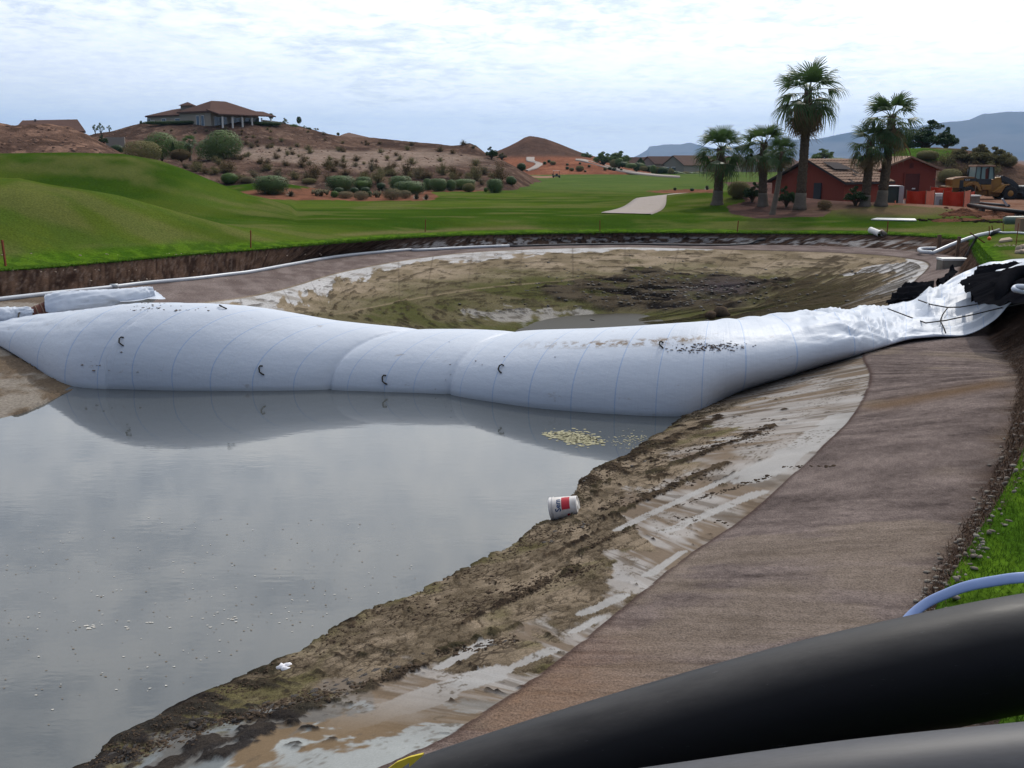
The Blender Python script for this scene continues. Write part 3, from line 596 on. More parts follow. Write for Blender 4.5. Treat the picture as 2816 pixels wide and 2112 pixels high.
HILLS = [
 loft_hill('desert_hillside', [
  (108, [(100, ('z', -1)), (1600, ('z', -1))]),
  (118, [(100, 478), (480, 480), (620, 494), (700, 497), (900, 503), (1200, 501), (1330, 501), (1400, 506), (1440, ('z', -.4)), (1600, ('z', -1))]),
  (140, [(100, 445), (300, 440), (470, 455), (600, 448), (800, 445), (1000, 447), (1200, 452), (1350, 462), (1420, 482), (1500, ('z', -1)), (1600, ('z', -1))]),
  (162, [(100, 420), (260, 398), (360, 388), (450, 378), (560, 368), (720, 374), (850, 398), (1000, 412), (1200, 420), (1340, 438), (1420, 466), (1520, ('z', -1)), (1600, ('z', -1))]),
  (176, [(100, 418), (220, 388), (262, 372), (330, 361), (396, 344), (480, 338), (580, 336), (700, 340), (780, 346), (830, 352), (900, 366), (1000, 384), (1100, 392), (1152, 399), (1225, 403), (1265, 402), (1292, 394), (1312, 402), (1335, 423), (1400, 455), (1500, ('z', -.5)), (1600, ('z', -1))]),
  (215, [(100, ('z', 3)), (250, 380), (400, 350), (700, 350), (900, 380), (1152, 405), (1300, 425), (1450, ('z', -1)), (1600, ('z', -1))]),
  (260, [(100, ('z', -1)), (1600, ('z', -1))])], 520, 26, sandy, 'rocky desert hillside dotted with scrub below the hilltop house', .9, .13),
 loft_hill('rubble_mound', [(74, [(-900, ('z', -1)), (420, ('z', -1))]), (86, [(-900, 400), (0, 395), (200, 405), (331, 428), (420, 445)]), (97, [(-900, 350), (-300, 325), (0, 338), (34, 343), (67, 342), (142, 345), (202, 357), (270, 387), (331, 421), (380, 446), (420, 460)]), (125, [(-900, ('z', -1)), (420, ('z', -1))])], 330, 30, reddish, 'bare reddish rubble mound at the left edge behind the grass', .55, .35),
 loft_hill('desert_hill', [(255, [(1100, ('z', -1)), (1800, ('z', -1))]), (280, [(1100, 460), (1300, 450), (1400, 445), (1500, 441), (1600, 440), (1700, 452), (1800, 468)]), (330, [(1100, 470), (1340, 428), (1400, 402), (1425, 390), (1441, 381), (1457, 377), (1480, 379), (1498, 382), (1543, 398), (1591, 417), (1623, 428), (1700, 446), (1800, 460)]), (400, [(1100, ('z', -2)), (1800, ('z', -2))])], 260, 24, brownish, 'brown conical desert hill on the horizon beyond the fairway', .9, .08),
 loft_hill('red_gravel_slope', [(232, [(1380, ('z', -.5)), (1980, ('z', -.5))]), (240, [(1380, 478), (1480, 474), (1600, 474), (1720, 476), (1850, 487), (1980, 490)]), (262, [(1380, 462), (1440, 460), (1485, 457), (1540, 447), (1583, 439), (1621, 442), (1662, 455), (1720, 470), (1850, 486), (1980, 490)]), (300, [(1380, ('z', -.5)), (1980, ('z', -.5))])], 220, 16, orangey, 'orange gravel slope with small bushes beyond the fairway', .4, .1),
]
def mound_r(x, y, z, S):
    px, py = proj(x, y, z); n = fbm(x * .25, y * .25, 4, 321)
    c = mixc(C(.17, .10, .075), C(.11, .07, .05), ss(n, .35, .65)); g = np.exp(-((px - 2500) / 130) ** 2 - ((py - 425) / 24) ** 2)
    return mixc(c, C(.075, .14, .022), ss(g + .4 * (n - .5), .3, .5))
HILLS.append(loft_hill('planted_mound', [(106, [(2300, ('z', -.5)), (3500, ('z', -.5))]), (114, [(2300, 530), (2400, 500), (2600, 495), (2816, 515), (3500, 520)]), (124, [(2300, 500), (2400, 450), (2440, 428), (2480, 411), (2575, 406), (2640, 408), (2720, 425), (2775, 443), (2816, 454), (3100, 480), (3500, 490)]), (150, [(2300, ('z', -.5)), (3500, ('z', -.5))])], 260, 22, mound_r, 'grass topped earth mound behind the gabled red building', .5, .2))
def mts(x, y, z, S):
    r = ridg(x * .0016, y * .001 + z * .003, 4, 323); return mixc(C(.05, .045, .05), C(.15, .125, .115), ss(r, .4, .9))
def mountain(name, dep, sil, label):
    lo = sil[0][0]; hi = sil[-1][0]
    return loft_hill(name, [(dep - 1300, [(lo, ('z', -2)), (hi, ('z', -2))]), (dep - 500, [(s, lerp(452, y, .55)) for s, y in sil]), (dep, sil), (dep + 2000, [(lo, ('z', -2)), (hi, ('z', -2))])], 300, 18, mts, label, 60, .0016, mt=M_mount2)
M_mount2 = mat('mountain_face', (1, 1, 1), .95, .05, vcol=True, var=.1, nscale=.003)
mountain('mountain_range', 8600, [(1900, 440), (1960, 425), (2040, 405), (2100, 388), (2140, 378), (2184, 384), (2240, 382), (2295, 373), (2350, 364), (2420, 356), (2500, 349), (2590, 336), (2657, 329), (2693, 315), (2712, 316), (2753, 311), (2816, 309), (3000, 318), (3400, 360), (3900, 430)], 'long blue mountain range rising toward the right edge')
mountain('mesa', 9800, [(1735, 446), (1756, 434), (1779, 418), (1785, 408), (1830, 402), (1871, 401), (1884, 397), (1897, 395), (1919, 400), (1960, 408), (2020, 420), (2100, 440)], 'flat topped blue mesa on the horizon')

bpy.context.view_layer.update()
def bvh_of(o):
    me = o.data; n = len(me.vertices); co = np.empty(n * 3, np.float32); me.vertices.foreach_get('co', co)
    m = len(me.polygons); vi = np.empty(len(me.loops), np.int32); me.loops.foreach_get('vertex_index', vi)
    k = len(me.loops) // m
    return BVHTree.FromPolygons(co.reshape(-1, 3).tolist(), vi.reshape(-1, k).tolist())
BV = [bvh_of(o) for o in [GROUND, BED_N, BED_F] + HILLS]
CAM = Vector((0, 0, CH))
def hit(sx, sy, bv=None):
    d = ray(sx, sy).normalized(); best = None
    for b in (bv or BV):
        r = b.ray_cast(CAM, d)
        if r[0] is not None and (best is None or r[3] < best[3]): best = r
    return (best[0].copy(), best[1].copy()) if best else (P(sx, max(sy, 480), .3), Vector((0, 0, 1)))
def drop(x, y, bv=None):
    best = None
    for b in (bv or BV):
        r = b.ray_cast(Vector((x, y, 60)), Vector((0, 0, -1)))
        if r[0] is not None and (best is None or r[0].z > best.z): best = r[0].copy()
    return best or Vector((x, y, .3))
def sz(p, px_): return px_ / (2.75 * F) * p.y      # size in metres of px photo pixels at p

# ================================================================ WATER
def water_mesh():
    t = even_t(3, 6.75, 13.45, 260); w_ = ring(3, t); c = np.array([-4, 15, 0]); d = w_ - c; d /= np.linalg.norm(d, axis=1)[:, None]
    p = w_ + d * .7; pl_ = [(q[0], q[1], WL) for q in p]
    pl_ += [(3.4, 20.9, WL), (0, 21.6, WL), (-3, 22.3, WL), (-6, 23.0, WL), (-8.3, 23.6, WL)]
    mb = MB(); mb.poly(pl_); return mb.mesh('water')
mw = bpy.data.materials.new('pond_water'); mw.use_nodes = True; t_ = NT(mw.node_tree); b = t_.n['Principled BSDF']
pos = t_.geo(); murk = t_.noise(pos, .25, 3)
t_.put(b.inputs['Base Color'], t_.mix(murk, (.050, .056, .058), (.075, .080, .080)))
b.inputs['Roughness'].default_value = .035; b.inputs['IOR'].default_value = 1.48; b.inputs['Specular IOR Level'].default_value = .55
rp = t_.noise(t_.scale(pos, (1, 2.2, 1)), 3.0, 3, .5); t_.put(b.inputs['Normal'], t_.bump(rp, .05, .02))
wat = link('pond_water', water_mesh(), mw); tag(wat, 'still grey water held back by the white dam', kind='structure')
pud = MB(); pc = P(1900, 872, -2.27)
pud.poly([(pc.x - 1.5 + 8.0 * math.cos(a) * (1 + .03 * math.sin(3 * a)), pc.y - 3.5 + 9.0 * math.sin(a), -2.385) for a in np.linspace(0, 2 * math.pi, 40)[:-1]])
M_pud = mat('dark_puddle', (.040, .034, .024), .35, .15, nscale=1)
tag(pud.build('puddle_water', M_pud), 'shallow dark puddle left in the drained basin', kind='structure')

# ================================================================ INFLATED WHITE DAM
ST = [  # front contact px, z, ring direction deg, half width, target top sy offset handled by silhouette
 (-190, 850, -.70, 42, .5, 0), (-80, 905, -.80, 42, .8, 0), (0, 948, -.88, 43, 1.1, 0), (100, 1010, -1.02, 43, 1.5, 0), (200, 1062, WL, 43, 1.75, 0), (400, 1073, WL, 43, 2.0, 0), (650, 1075, WL, 43, 2.05, 0), (890, 1074, WL, 43, 2.05, 0),
 (1060, 1078, WL, 40, 2.05, 0), (1222, 1087, WL, 36, 2.0, 0), (1500, 1125, WL, 29, 1.95, 0), (1830, 1146, WL, 18, 1.85, 0), (2000, 1108, -.93, 9, 1.75, 0), (2200, 1040, -.55, 0, 1.6, 0), (2350, 985, -.22, -2, 1.5, 0)]
SIL = [(-400, 840), (-200, 850), (-100, 868), (0, 878), (60, 872), (163, 860), (285, 847), (400, 834), (470, 829), (590, 831), (704, 848), (814, 870), (900, 882), (1059, 899), (1220, 904), (1377, 908), (1521, 907), (1720, 897), (1900, 885), (2213, 866), (2291, 861), (2314, 853), (2360, 854), (2434, 849)]
def build_dam():
    fr, bk, top, bot = [], [], [], []
    for sx, sy, z, ang, a, hh in ST:
        f = P(sx, sy, z); n = Vector((math.sin(math.radians(ang)), math.cos(math.radians(ang)), 0))
        c = f + n * a; tp = f + n * (a * 1.12)
        if hh: zt = f.z + hh
        else:
            zt = .2
            for _ in range(4):
                px_, py_ = proj(np.array(tp.x), np.array(tp.y), np.array(zt)); zt = Q(float(px_), float(np.interp(px_, *zip(*SIL))), tp.y).z
        fr.append(f); bk.append(f + n * 2 * a); top.append(zt)
        bot.append(min(f.z - .25, -2.25 if z <= WL + .01 else f.z - .25) if sx < 2150 else f.z - .2)
    # end stations: flattening sheet drawn up the bank
    for (fx, fy, fz), (bx, by, bz), h in (((2480, 937, .02), (2475, 845, -.1), .22), ((2570, 926, .10), (2545, 815, .15), .18), ((2660, 920, .16), (2610, 782, .35), .18), ((2735, 880, .45), (2665, 752, .55), .18), ((2800, 815, .95), (2730, 735, .75), .16), ((2900, 770, 1.0), (2850, 725, .85), .14)):
        fr.append(P(fx, fy, fz)); bk.append(P(bx, by, bz)); top.append((fz + bz) / 2 + h); bot.append(min(fz, bz) - .05)
    n = len(fr); ctl = np.array([[*fr[i], *bk[i], top[i], bot[i]] for i in range(n)])
    u = np.linspace(0, n - 1, 900); c = crom(np.arange(n), ctl, u); NR = 96
    th = np.linspace(0, 2 * math.pi, NR, endpoint=False)        # 0 = front, pi/2 = top, pi = back
    fr_, bk_ = c[:, :3], c[:, 3:6]; ce = (fr_ + bk_) / 2; hv = (bk_ - fr_) / 2
    cs = -np.cos(th); sn = np.sin(th)
    end = ss(u, 13.2, 15.5)[:, None]
    zmid = (fr_[:, 2] * .5 + bk_[:, 2] * .5)[:, None]; zm = np.where(u[:, None] < 4.5, zmid, ((c[:, 6] + c[:, 7]) / 2)[:, None]); zm = zm * (1 - end) + (zmid) * end
    V = np.zeros((len(u), NR, 3))
    V[..., :2] = ce[:, None, :2] + hv[:, None, :2] * cs[None, :, None]
    up = c[:, 6:7] - zm; dn = zm - c[:, 7:8]
    tilt = (hv[:, 2:3] * cs[None]) * np.maximum(end, (u[:, None] < 4) * 1.0)
    hs = np.where(sn > 0, np.sign(sn) * np.abs(sn) ** .92, sn)
    V[..., 2] = zm + tilt + np.where(sn[None] > 0, up * hs[None], dn * sn[None])
    # creases where the tube is cinched
    sx_front = np.interp(u, np.arange(len(ST)), [s[0] for s in ST]); ax = np.concatenate([[0], np.cumsum(np.linalg.norm(np.diff(ce, axis=0), axis=1))])
    for px_ in (890, 1222):
        a0 = np.interp(px_, sx_front[:700], ax[:700]); k = np.exp(-np.abs(ax - a0) / .22) * .075 + np.exp(-((ax - a0) / .05) ** 2) * .02
        V[..., 0] += (ce[:, None, 0] - V[..., 0]) * k[:, None]; V[..., 1] += (ce[:, None, 1] - V[..., 1]) * k[:, None]
        V[..., 2] += (zm - V[..., 2]) * k[:, None] * (np.maximum(sn, 0))[None]
    # wrinkles
    A = ax[:, None] * np.ones_like(V[..., 0]); TH = th[None] * np.ones_like(A); topm = np.clip(sn, 0, 1)[None] * np.ones_like(A)
    w1 = ss(u, 12.3, 14.2)[:, None] * (1 - ss(u, 15.6, 17.5))[:, None]
    cr = ridg(A * .9 + 1.1 * fbm(A * .9, TH * 2, 2, 7), TH * 2.6 + 1.5 * fbm(A * 1.2, TH, 2, 9) + A * .8, 2, 401) - .6
    cr2 = ridg(A * 1.9 + TH * 2, TH * 5 - A * 1.5, 2, 403) - .6
    pleat = np.sin(TH * 8 + .35 * fbm(A * .5, TH * 2, 2, 405) * 6 + A * .25)
    dz = w1 * topm ** .6 * (.22 * cr + .06 * cr2) + ss(u, 14.4, 16.0)[:, None] * topm ** .5 * .24 * ((1 - np.abs(pleat)) ** 2 - .25)
    low = ss(u, 10.5, 13)[:, None] * np.clip(np.sin(TH * 1.0), 0, 1) * np.exp(-((TH - .9) / .5) ** 2)
    dz += low * .035 * (ridg(TH * 9 + A * .7, A * .8, 3, 407) - .6)
    lw = (1 - ss(u, 3.0, 6.0))[:, None] * topm; dz += lw * (.05 * (ridg(TH * 7 - A * .35, A * .5, 3, 409) - .6) + .02 * cr2)
    dz += .010 * topm * (fbm(A * 1.2, TH * 6, 3, 411) - .5)
    rib = ss(u, 11, 12.5)[:, None] * (1 - ss(u, 14, 15))[:, None] * np.exp(-((TH - 1.9) / .5) ** 2); dz += rib * .02 * np.sin(A * 9 + 3 * TH)
    V[..., 2] += dz
    SP = [-190, -110, -40, 28, 103, 185, 278, 370, 478, 580, 693, 801, 890, 948, 1057, 1142, 1222, 1270, 1366, 1458, 1570, 1682, 1797, 1920, 2048, 2188, 2350]
    stripe = np.interp(sx_front, SP, np.arange(len(SP)) + .5); stripe = np.where(u > 14, stripe[np.searchsorted(u, 14)] + (ax - np.interp(14, u, ax)) / 1.05, stripe)
    kr = np.zeros(len(u))
    for px_ in (890, 1222): kr = np.maximum(kr, np.exp(-((ax - np.interp(px_, sx_front[:700], ax[:700])) / .16) ** 2))
    me = mesh_np('dam_tube', V, grid_faces(len(u), NR, closed=True), attrs={'stripe': stripe[:, None] * np.ones_like(A), 'crease': kr[:, None] * np.ones_like(A), 'around': TH, 'axis': A})
    return me, V, ce, ax, sx_front
dam_me, DV, DCE, DAX, DSX = build_dam()
md = bpy.data.materials.new('white_dam_fabric'); md.use_nodes = True; t_ = NT(md.node_tree); b = t_.n['Principled BSDF']
st = t_.attr('stripe').outputs['Fac']; cr_ = t_.attr('crease').outputs['Fac']; ar = t_.attr('around').outputs['Fac']; axn = t_.attr('axis').outputs['Fac']
frc = t_.math('FRACT', st); dist = t_.math('ABSOLUTE', t_.math('SUBTRACT', frc, .5))
blue = t_.math('MULTIPLY', t_.ramp(dist, .009, .017, 1, 0), t_.math('SUBTRACT', 1, t_.ramp(cr_, .3, .7)))
vec = t_.node('ShaderNodeCombineXYZ', i_0=t_.math('MULTIPLY', st, 22), i_1=t_.math('MULTIPLY', ar, .35), i_2=0)
thr = t_.ramp(t_.noise(vec, 1.0, 3, .7), .60, .72)
base = t_.mix(t_.math('MULTIPLY', thr, .28), (.50, .535, .60), (.37, .35, .34))
base = t_.mix(t_.math('MULTIPLY', blue, .5), base, (.16, .30, .55))
pos = t_.geo(); dirt = t_.ramp(t_.noise(pos, .55, 6, .68, .3), .60, .78); dirt2 = t_.ramp(t_.noise(pos, 6, 5, .7), .52, .75)
base = t_.mix(t_.math('MULTIPLY', t_.math('MULTIPLY', dirt, dirt2), .8), base, (.30, .25, .20))
vec2 = t_.node('ShaderNodeCombineXYZ', i_0=t_.math('MULTIPLY', axn, .9), i_1=t_.math('MULTIPLY', ar, 2.3), i_2=3)
smear = t_.ramp(t_.noise(vec2, 1.4, 7, .75), .63, .70); base = t_.mix(t_.math('MULTIPLY', smear, .6), base, (.25, .20, .16))
sepz = t_.node('ShaderNodeSeparateXYZ', i_0=pos); scum = t_.ramp(sepz.outputs[2], WL + .02, WL + .12, .5, 0); base = t_.mix(scum, base, (.30, .31, .30))
mudline = t_.math('MULTIPLY', t_.ramp(t_.math('ABSOLUTE', t_.math('SUBTRACT', ar, 1.02)), .03, .12, 1, 0), t_.math('MULTIPLY', t_.ramp(st, 18.2, 20.5), t_.ramp(st, 24.2, 23.0)))
base = t_.mix(t_.math('MULTIPLY', mudline, t_.ramp(t_.noise(pos, 5, 5, .7), .46, .58)), base, (.20, .15, .11))
t_.put(b.inputs['Base Color'], base); b.inputs['Roughness'].default_value = .45; b.inputs['Specular IOR Level'].default_value = .4; b.inputs['IOR'].default_value = 1.25
fw = t_.noise(vec, .6, 3); t_.put(b.inputs['Normal'], t_.bump(t_.math('ADD', t_.math('MULTIPLY', fw, .4), t_.noise(t_.scale(pos, (1, 1, 2)), 3.0, 5, .6)), .32, .04))
dam = empty('inflatable_dam', DCE[450], 'long white water filled dam tube with blue seam lines across the pond', 'dam')
def to(o, par):
    o.parent = par; o.matrix_parent_inverse = Matrix.Translation(-par.location); return o
M_dam = md; to(link('tube', dam_me, md), dam)
def K(sx, sy, D):                            # point at camera depth D on the line of sight through a photo pixel
    return CAM + ray(sx, sy) * D
DBV = bvh_of(bpy.data.objects['tube']) if False else BVHTree.FromPolygons(DV.reshape(-1, 3).tolist(), grid_faces(*DV.shape[:2], closed=True).tolist())
def child(mb_or_me, name, m, par, smooth=False, bevel=0.0):   # world-space mesh hung under an unrotated empty
    o = mb_or_me.build(name, m, None, smooth, bevel) if isinstance(mb_or_me, MB) else link(name, mb_or_me, m)
    return to(o, par)
def wtube(pts_, rad, amp=.03, n=40, sub=12, seed=0, fr=3.0, flat=1.0):   # wrinkled fabric tube
    pts_ = np.array([tuple(p) for p in pts_]); k = len(pts_); t = np.linspace(0, k - 1, (k - 1) * sub + 1)
    c = crom(np.arange(k), pts_, t); r = np.interp(t, np.arange(k), rad)
    d = np.gradient(c, axis=0); d /= np.linalg.norm(d, axis=1)[:, None]
    up = np.array([0, 0, 1.0]); a = np.cross(d, up); a /= np.linalg.norm(a, axis=1)[:, None]; b_ = np.cross(a, d)
    th = np.linspace(0, 2 * math.pi, n, endpoint=False); L = np.concatenate([[0], np.cumsum(np.linalg.norm(np.diff(c, axis=0), axis=1))])
    rr = r[:, None] + amp * (ridg(np.cos(th)[None] * fr + L[:, None] * .6 * fr, np.sin(th)[None] * fr + L[:, None] * .3, 4, seed) - .6) * np.minimum(1, r[:, None] / .1)
    V = c[:, None] + a[:, None] * (np.cos(th)[None] * rr)[..., None] + b_[:, None] * (np.sin(th)[None] * rr * flat)[..., None]
    Fc = grid_faces(len(t), n, closed=True); me = mesh_np('tube', V, Fc); return me
def crumple(quad, amp, nu=60, nv=40, seed=0, fr=2.5, dirn=(1, .35)):     # crumpled sheet between four world corners
    q = [np.array(tuple(p)) for p in quad]; u = np.linspace(0, 1, nu)[:, None, None]; v = np.linspace(0, 1, nv)[None, :, None]
    V = q[0] * (1 - u) * (1 - v) + q[1] * u * (1 - v) + q[2] * u * v + q[3] * (1 - u) * v
    e = 1 + .12 * (fbm(V[..., 0] * 3, V[..., 1] * 3, 3, seed + 5) - .5)
    h = ridg(V[..., 0] * fr * .5 * dirn[0] + V[..., 1] * fr * .2 + fbm(V[..., 0], V[..., 1], 2, seed + 2), V[..., 1] * fr * .5 * dirn[1], 2, seed) - .45 + .22 * (fbm(V[..., 0] * fr * 1.5, V[..., 1] * fr * 1.5, 2, seed + 1) - .5)
    c = V.mean((0, 1)); V = c + (V - c) * e[..., None]; V[..., 2] += amp * h * 1.6
    return mesh_np('sheet', V, grid_faces(nu, nv))
ICO = None
def lumps(name, L, m, seed=0, squash=.6, parent=None, label=None, sub=1):   # many deformed pebbles / clods in one mesh
    import bmesh
    bm = bmesh.new(); bmesh.ops.create_icosphere(bm, subdivisions=sub, radius=1); v0 = np.array([tuple(v.co) for v in bm.verts]); f0 = np.array([[v.index for v in f.verts] for f in bm.faces]); bm.free()
    r = np.random.default_rng(seed); V = []; Fc = []
    for i, (p, s) in enumerate(L):
        a = r.uniform(0, 6.28); sc = np.array([r.uniform(.7, 1.5), r.uniform(.6, 1.1), squash * r.uniform(.6, 1.2)]) * s
        q = v0 * (1 + r.uniform(-.22, .22, (len(v0), 1))) * sc; ca, sa = math.cos(a), math.sin(a)
        q = np.stack([q[:, 0] * ca - q[:, 1] * sa, q[:, 0] * sa + q[:, 1] * ca, q[:, 2]], -1) + np.array(tuple(p)); V.append(q); Fc.append(f0 + i * len(v0))
    o = link(name, mesh_np(name, np.concatenate(V), np.concatenate(Fc), smooth=False), m)
    o['kind'] = 'stuff'
    if label: o['label'] = label
    if parent: to(o, parent)
    return o

# ---------------------------------------------------------------- dam parts
for sx, sy in ((338, 939), (722, 1018), (614, 846), (1061, 1044), (1381, 1015), (1822, 950)):
    p, n = hit(sx, sy, [DBV]); 
    if n.dot(ray(sx, sy)) > 0: n = -n
    up = (Vector((0, 0, 1)) - n * n.z).normalized(); sd_ = n.cross(up); k = sz(p, 12)
    q = [p + up * k + n * .005, p + up * k + n * .03 + sd_ * k * .5, p + up * k * .5 + n * .05 + sd_ * k * .75, p - up * k * .5 + n * .05 + sd_ * k * .6, p - up * k * .9 + n * .03 + sd_ * k * .1, p - up * k * 1.1 + n * .005 - sd_ * k * .4]
    child(MB().tube(q, .016, 6), 'strap_handle', M_rope, dam, True)
L = []
for cx, cy, wx, wy, n_ in ((430, 838, 60, 9, 26), (370, 850, 30, 5, 10), (500, 852, 60, 4, 16), (1960, 953, 75, 9, 150), (1890, 962, 50, 5, 50), (250, 1000, 40, 30, 7), (1240, 1000, 200, 40, 9), (350, 1020, 200, 40, 7)):
    for _ in range(n_):
        r = DBV.ray_cast(CAM, ray(random.gauss(cx, wx * .6), random.gauss(cy, wy * .7)).normalized())
        if r[0] and r[0].y < 30: L.append((r[0], random.uniform(.012, .045) * (1.3 if cx < 600 else 1)))
lumps('mud_spatter', [(q_, r_ * .7) for q_, r_ in L], mat('dried_spatter', (.20, .15, .115), .95, .1, col2=(.12, .09, .07), nscale=9), 5, .3, dam)
# rolled left end
a_, b_ = Q(128, 838, 27.6), Q(425, 806, 29.0)
child(wtube([a_, Q(170, 835, 27.7), Q(250, 830, 28.0), Q(340, 822, 28.5), Q(400, 812, 28.9), b_], [.25, .32, .30, .26, .22, .16], .10, 44, 14, 21, 4), 'rolled_fabric', M_dam, dam)
child(crumple([Q(300, 815, 29.6), Q(428, 800, 30.2), Q(455, 822, 28.6), Q(330, 835, 28.0)], .06, 40, 30, 31, 3), 'fabric_flap', M_dam, dam)
child(wtube([Q(-60, 878, 26.8), Q(0, 872, 26.9), Q(40, 866, 27.1), Q(75, 858, 27.2), Q(85, 857, 27.3)], [.20, .24, .20, .12, .06], .10, 40, 14, 23, 6), 'gathered_end', M_dam, dam)
mb = MB(); mb.tube([Q(62, 868, 27.2), Q(95, 858, 27.4), Q(135, 845, 27.6)], [.10, .15, .19], 20)
child(mb, 'bundle_core', M_strap, dam, True)
for i in range(5):
    f = i / 5 + .12; c = Q(62, 868, 27.2).lerp(Q(135, 845, 27.6), f); d = (Q(135, 845, 27.6) - Q(62, 868, 27.2)).normalized()
    child(MB().tube([c - d * .012, c + d * .012], .115 + .09 * f, 20), 'binding_cord', M_tan, dam, True)
tag(child(MB().tube([Q(-120, 843, 27.5), Q(0, 850, 27.4), Q(30, 856, 27.3), Q(62, 855, 27.2), Q(52, 862, 26.9), Q(50, 876, 26.5), Q(40, 893, 25.9), Q(22, 907, 25.4)], .022, 6), 'tie_rope', M_rope, dam, True))
# black lining showing at the open right end
for i, (q, am) in enumerate((
    ([P(2636, 792, .80), P(2692, 742, .95), P(2890, 722, 1.15), P(2890, 800, 1.35)], .16),
    ([P(2690, 857, .80), P(2650, 797, .85), P(2890, 765, 1.4), P(2890, 828, 1.25)], .16))):
    child(crumple(q, am, 90, 70, 41 + i, 2.6, (.5, 1.3)), 'black_lining', M_black, dam)
child(wtube([P(2840, 742, 1.45), P(2790, 752, 1.4), P(2762, 775, 1.3), P(2752, 800, 1.2), P(2748, 835, 1.0)], [.10, .13, .13, .11, .06], .03, 24, 10, 45), 'lining_fold', M_black, dam)
child(wtube([P(2860, 790, 1.5), P(2800, 788, 1.45), P(2790, 797, 1.4), P(2830, 806, 1.35)], [.03, .045, .04, .03], .012, 18, 8, 46), 'white_hem', M_dam, dam)
# ropes over the end
def surf(sx, sy, lift=.06):
    r = DBV.ray_cast(CAM, ray(sx, sy).normalized()); p = r[0] if r[0] else hit(sx, sy)[0]; return p - ray(sx, sy).normalized() * lift * 2 + Vector((0, 0, lift))
for L, lb in (([(2525, 832), (2560, 845), (2605, 853), (2640, 852), (2700, 842), (2760, 828), (2830, 815)], 'dark rope crossing the pleated end of the white dam'),
          ([(2440, 856), (2490, 875), (2545, 896), (2600, 889), (2680, 872), (2750, 855), (2830, 838)], 'dark rope tied lower across the flattened dam end'),
          ([(2606, 853), (2592, 872), (2585, 890), (2595, 910), (2600, 924)], 'short dark rope hanging between the two long ropes')):
    tag(MB().tube([surf(*q) for q in L], .014, 6).build('rope', M_rope, None, True), lb, 'rope')
for q, lb in (([P(2436, 850, -.12), P(2478, 802, -.05), P(2570, 790, .15), P(2545, 838, .15)], 'crumpled black plastic sheet behind the dam end, nearer the basin'), ([P(2572, 790, .1), P(2612, 752, .15), P(2634, 750, .25), P(2604, 792, .25)], 'narrow black plastic scrap behind the pleated dam end')):
    o = link('plastic_sheet', crumple(q, .30, 70, 50, int(abs(q[0].x) * 7), 2.2), M_black); tag(o, lb, 'plastic sheet')

# ================================================================ FOREGROUND PIPES, HOSES, BUCKET
mp_ = bpy.data.materials.new('black_pipe'); mp_.use_nodes = True; t_ = NT(mp_.node_tree); b = t_.n['Principled BSDF']
pos = t_.geo(); dust = t_.noise(t_.scale(pos, (.6, 3, 3)), 2.0, 6, .7); scr = t_.ramp(t_.noise(t_.scale(pos, (1, 9, 9)), 5, 5, .8), .66, .74)
nrm = t_.n.new('ShaderNodeNewGeometry').outputs['Normal']; upz = t_.node('ShaderNodeSeparateXYZ', i_0=nrm).outputs[2]
dusty = t_.math('MULTIPLY', t_.ramp(upz, .68, 1.0), t_.ramp(dust, .32, .68, .35, 1))  # upward faces greyed: top highlight painted into the colour along with patchy dust
t_.put(b.inputs['Base Color'], t_.mix(t_.math('MULTIPLY', scr, .7), t_.mix(dusty, (.006, .006, .008), (.055, .052, .052)), (.11, .11, .12)))
t_.put(b.inputs['Roughness'], t_.ramp(dust, .3, .7, .42, .58)); b.inputs['Specular IOR Level'].default_value = .3; b.inputs['IOR'].default_value = 1.28
t_.put(b.inputs['Normal'], t_.bump(t_.noise(t_.scale(pos, (.4, 1, 1)), 3.5, 4, .6), .12, .03))
M_pipe = mp_
def smooth_pts(L, n=8):
    L = np.array([tuple(p) for p in L]); return [Vector(p) for p in crom(np.arange(len(L)), L, np.linspace(0, len(L) - 1, (len(L) - 1) * n + 1))]
big = smooth_pts([K(1217 - 480, 2400, 5.55), K(1217, 2230, 5.5), K(1695, 2075, 5.5), K(2204, 1929, 5.5), K(2586, 1840, 5.5), K(2856, 1788, 5.5), K(3400, 1700, 5.6)], 8)
t1 = empty('pipe', big[20], 'thick black plastic pipe lying across the bottom right corner', 'pipe')
child(MB().tube(big, .302, 64), 'pipe_wall', M_pipe, t1, True)
small = smooth_pts([K(1300, 2372, 4.0), K(1840, 2292, 4.0), K(2330, 2225, 4.0), K(2836, 2172, 4.0), K(3400, 2120, 4.0)], 8)
mp2 = mat('grey_black_pipe', (.062, .062, .068), .5, .25, col2=(.036, .036, .042), nscale=1.5, stretch=(.4, 3, 3), fine=(30, .12))
t2 = empty('pipe', small[10], 'second dusty grey pipe at the very bottom right, below the thick black one', 'pipe')
child(MB().tube(small, .25, 56), 'pipe_wall', mp2, t2, True)
ye = mat('yellow_webbing', (.72, .55, .05), .6, .3, nscale=20)
q = [K(1035, 2150, 5.35), K(1062, 2118, 5.32), K(1090, 2097, 5.28), K(1125, 2083, 5.22), K(1162, 2074, 5.2)]
mb = MB()
for i in range(4): mb.prism([q[i], q[i + 1], q[i + 1] - Vector((0, 0, .03)) * (1 if i < 3 else .3), q[i] - Vector((0, 0, .055))], (.006, .012, .002))
tag(mb.build('webbing_strap', ye), 'bright yellow strap at the low end of the thick black pipe', 'strap')
mh = bpy.data.materials.new('blue_layflat_hose'); mh.use_nodes = True; t_ = NT(mh.node_tree); b = t_.n['Principled BSDF']
t_.put(b.inputs['Base Color'], t_.mix(t_.noise(t_.geo(), 14, 4), (.16, .24, .48), (.22, .30, .52))); b.inputs['Roughness'].default_value = .35
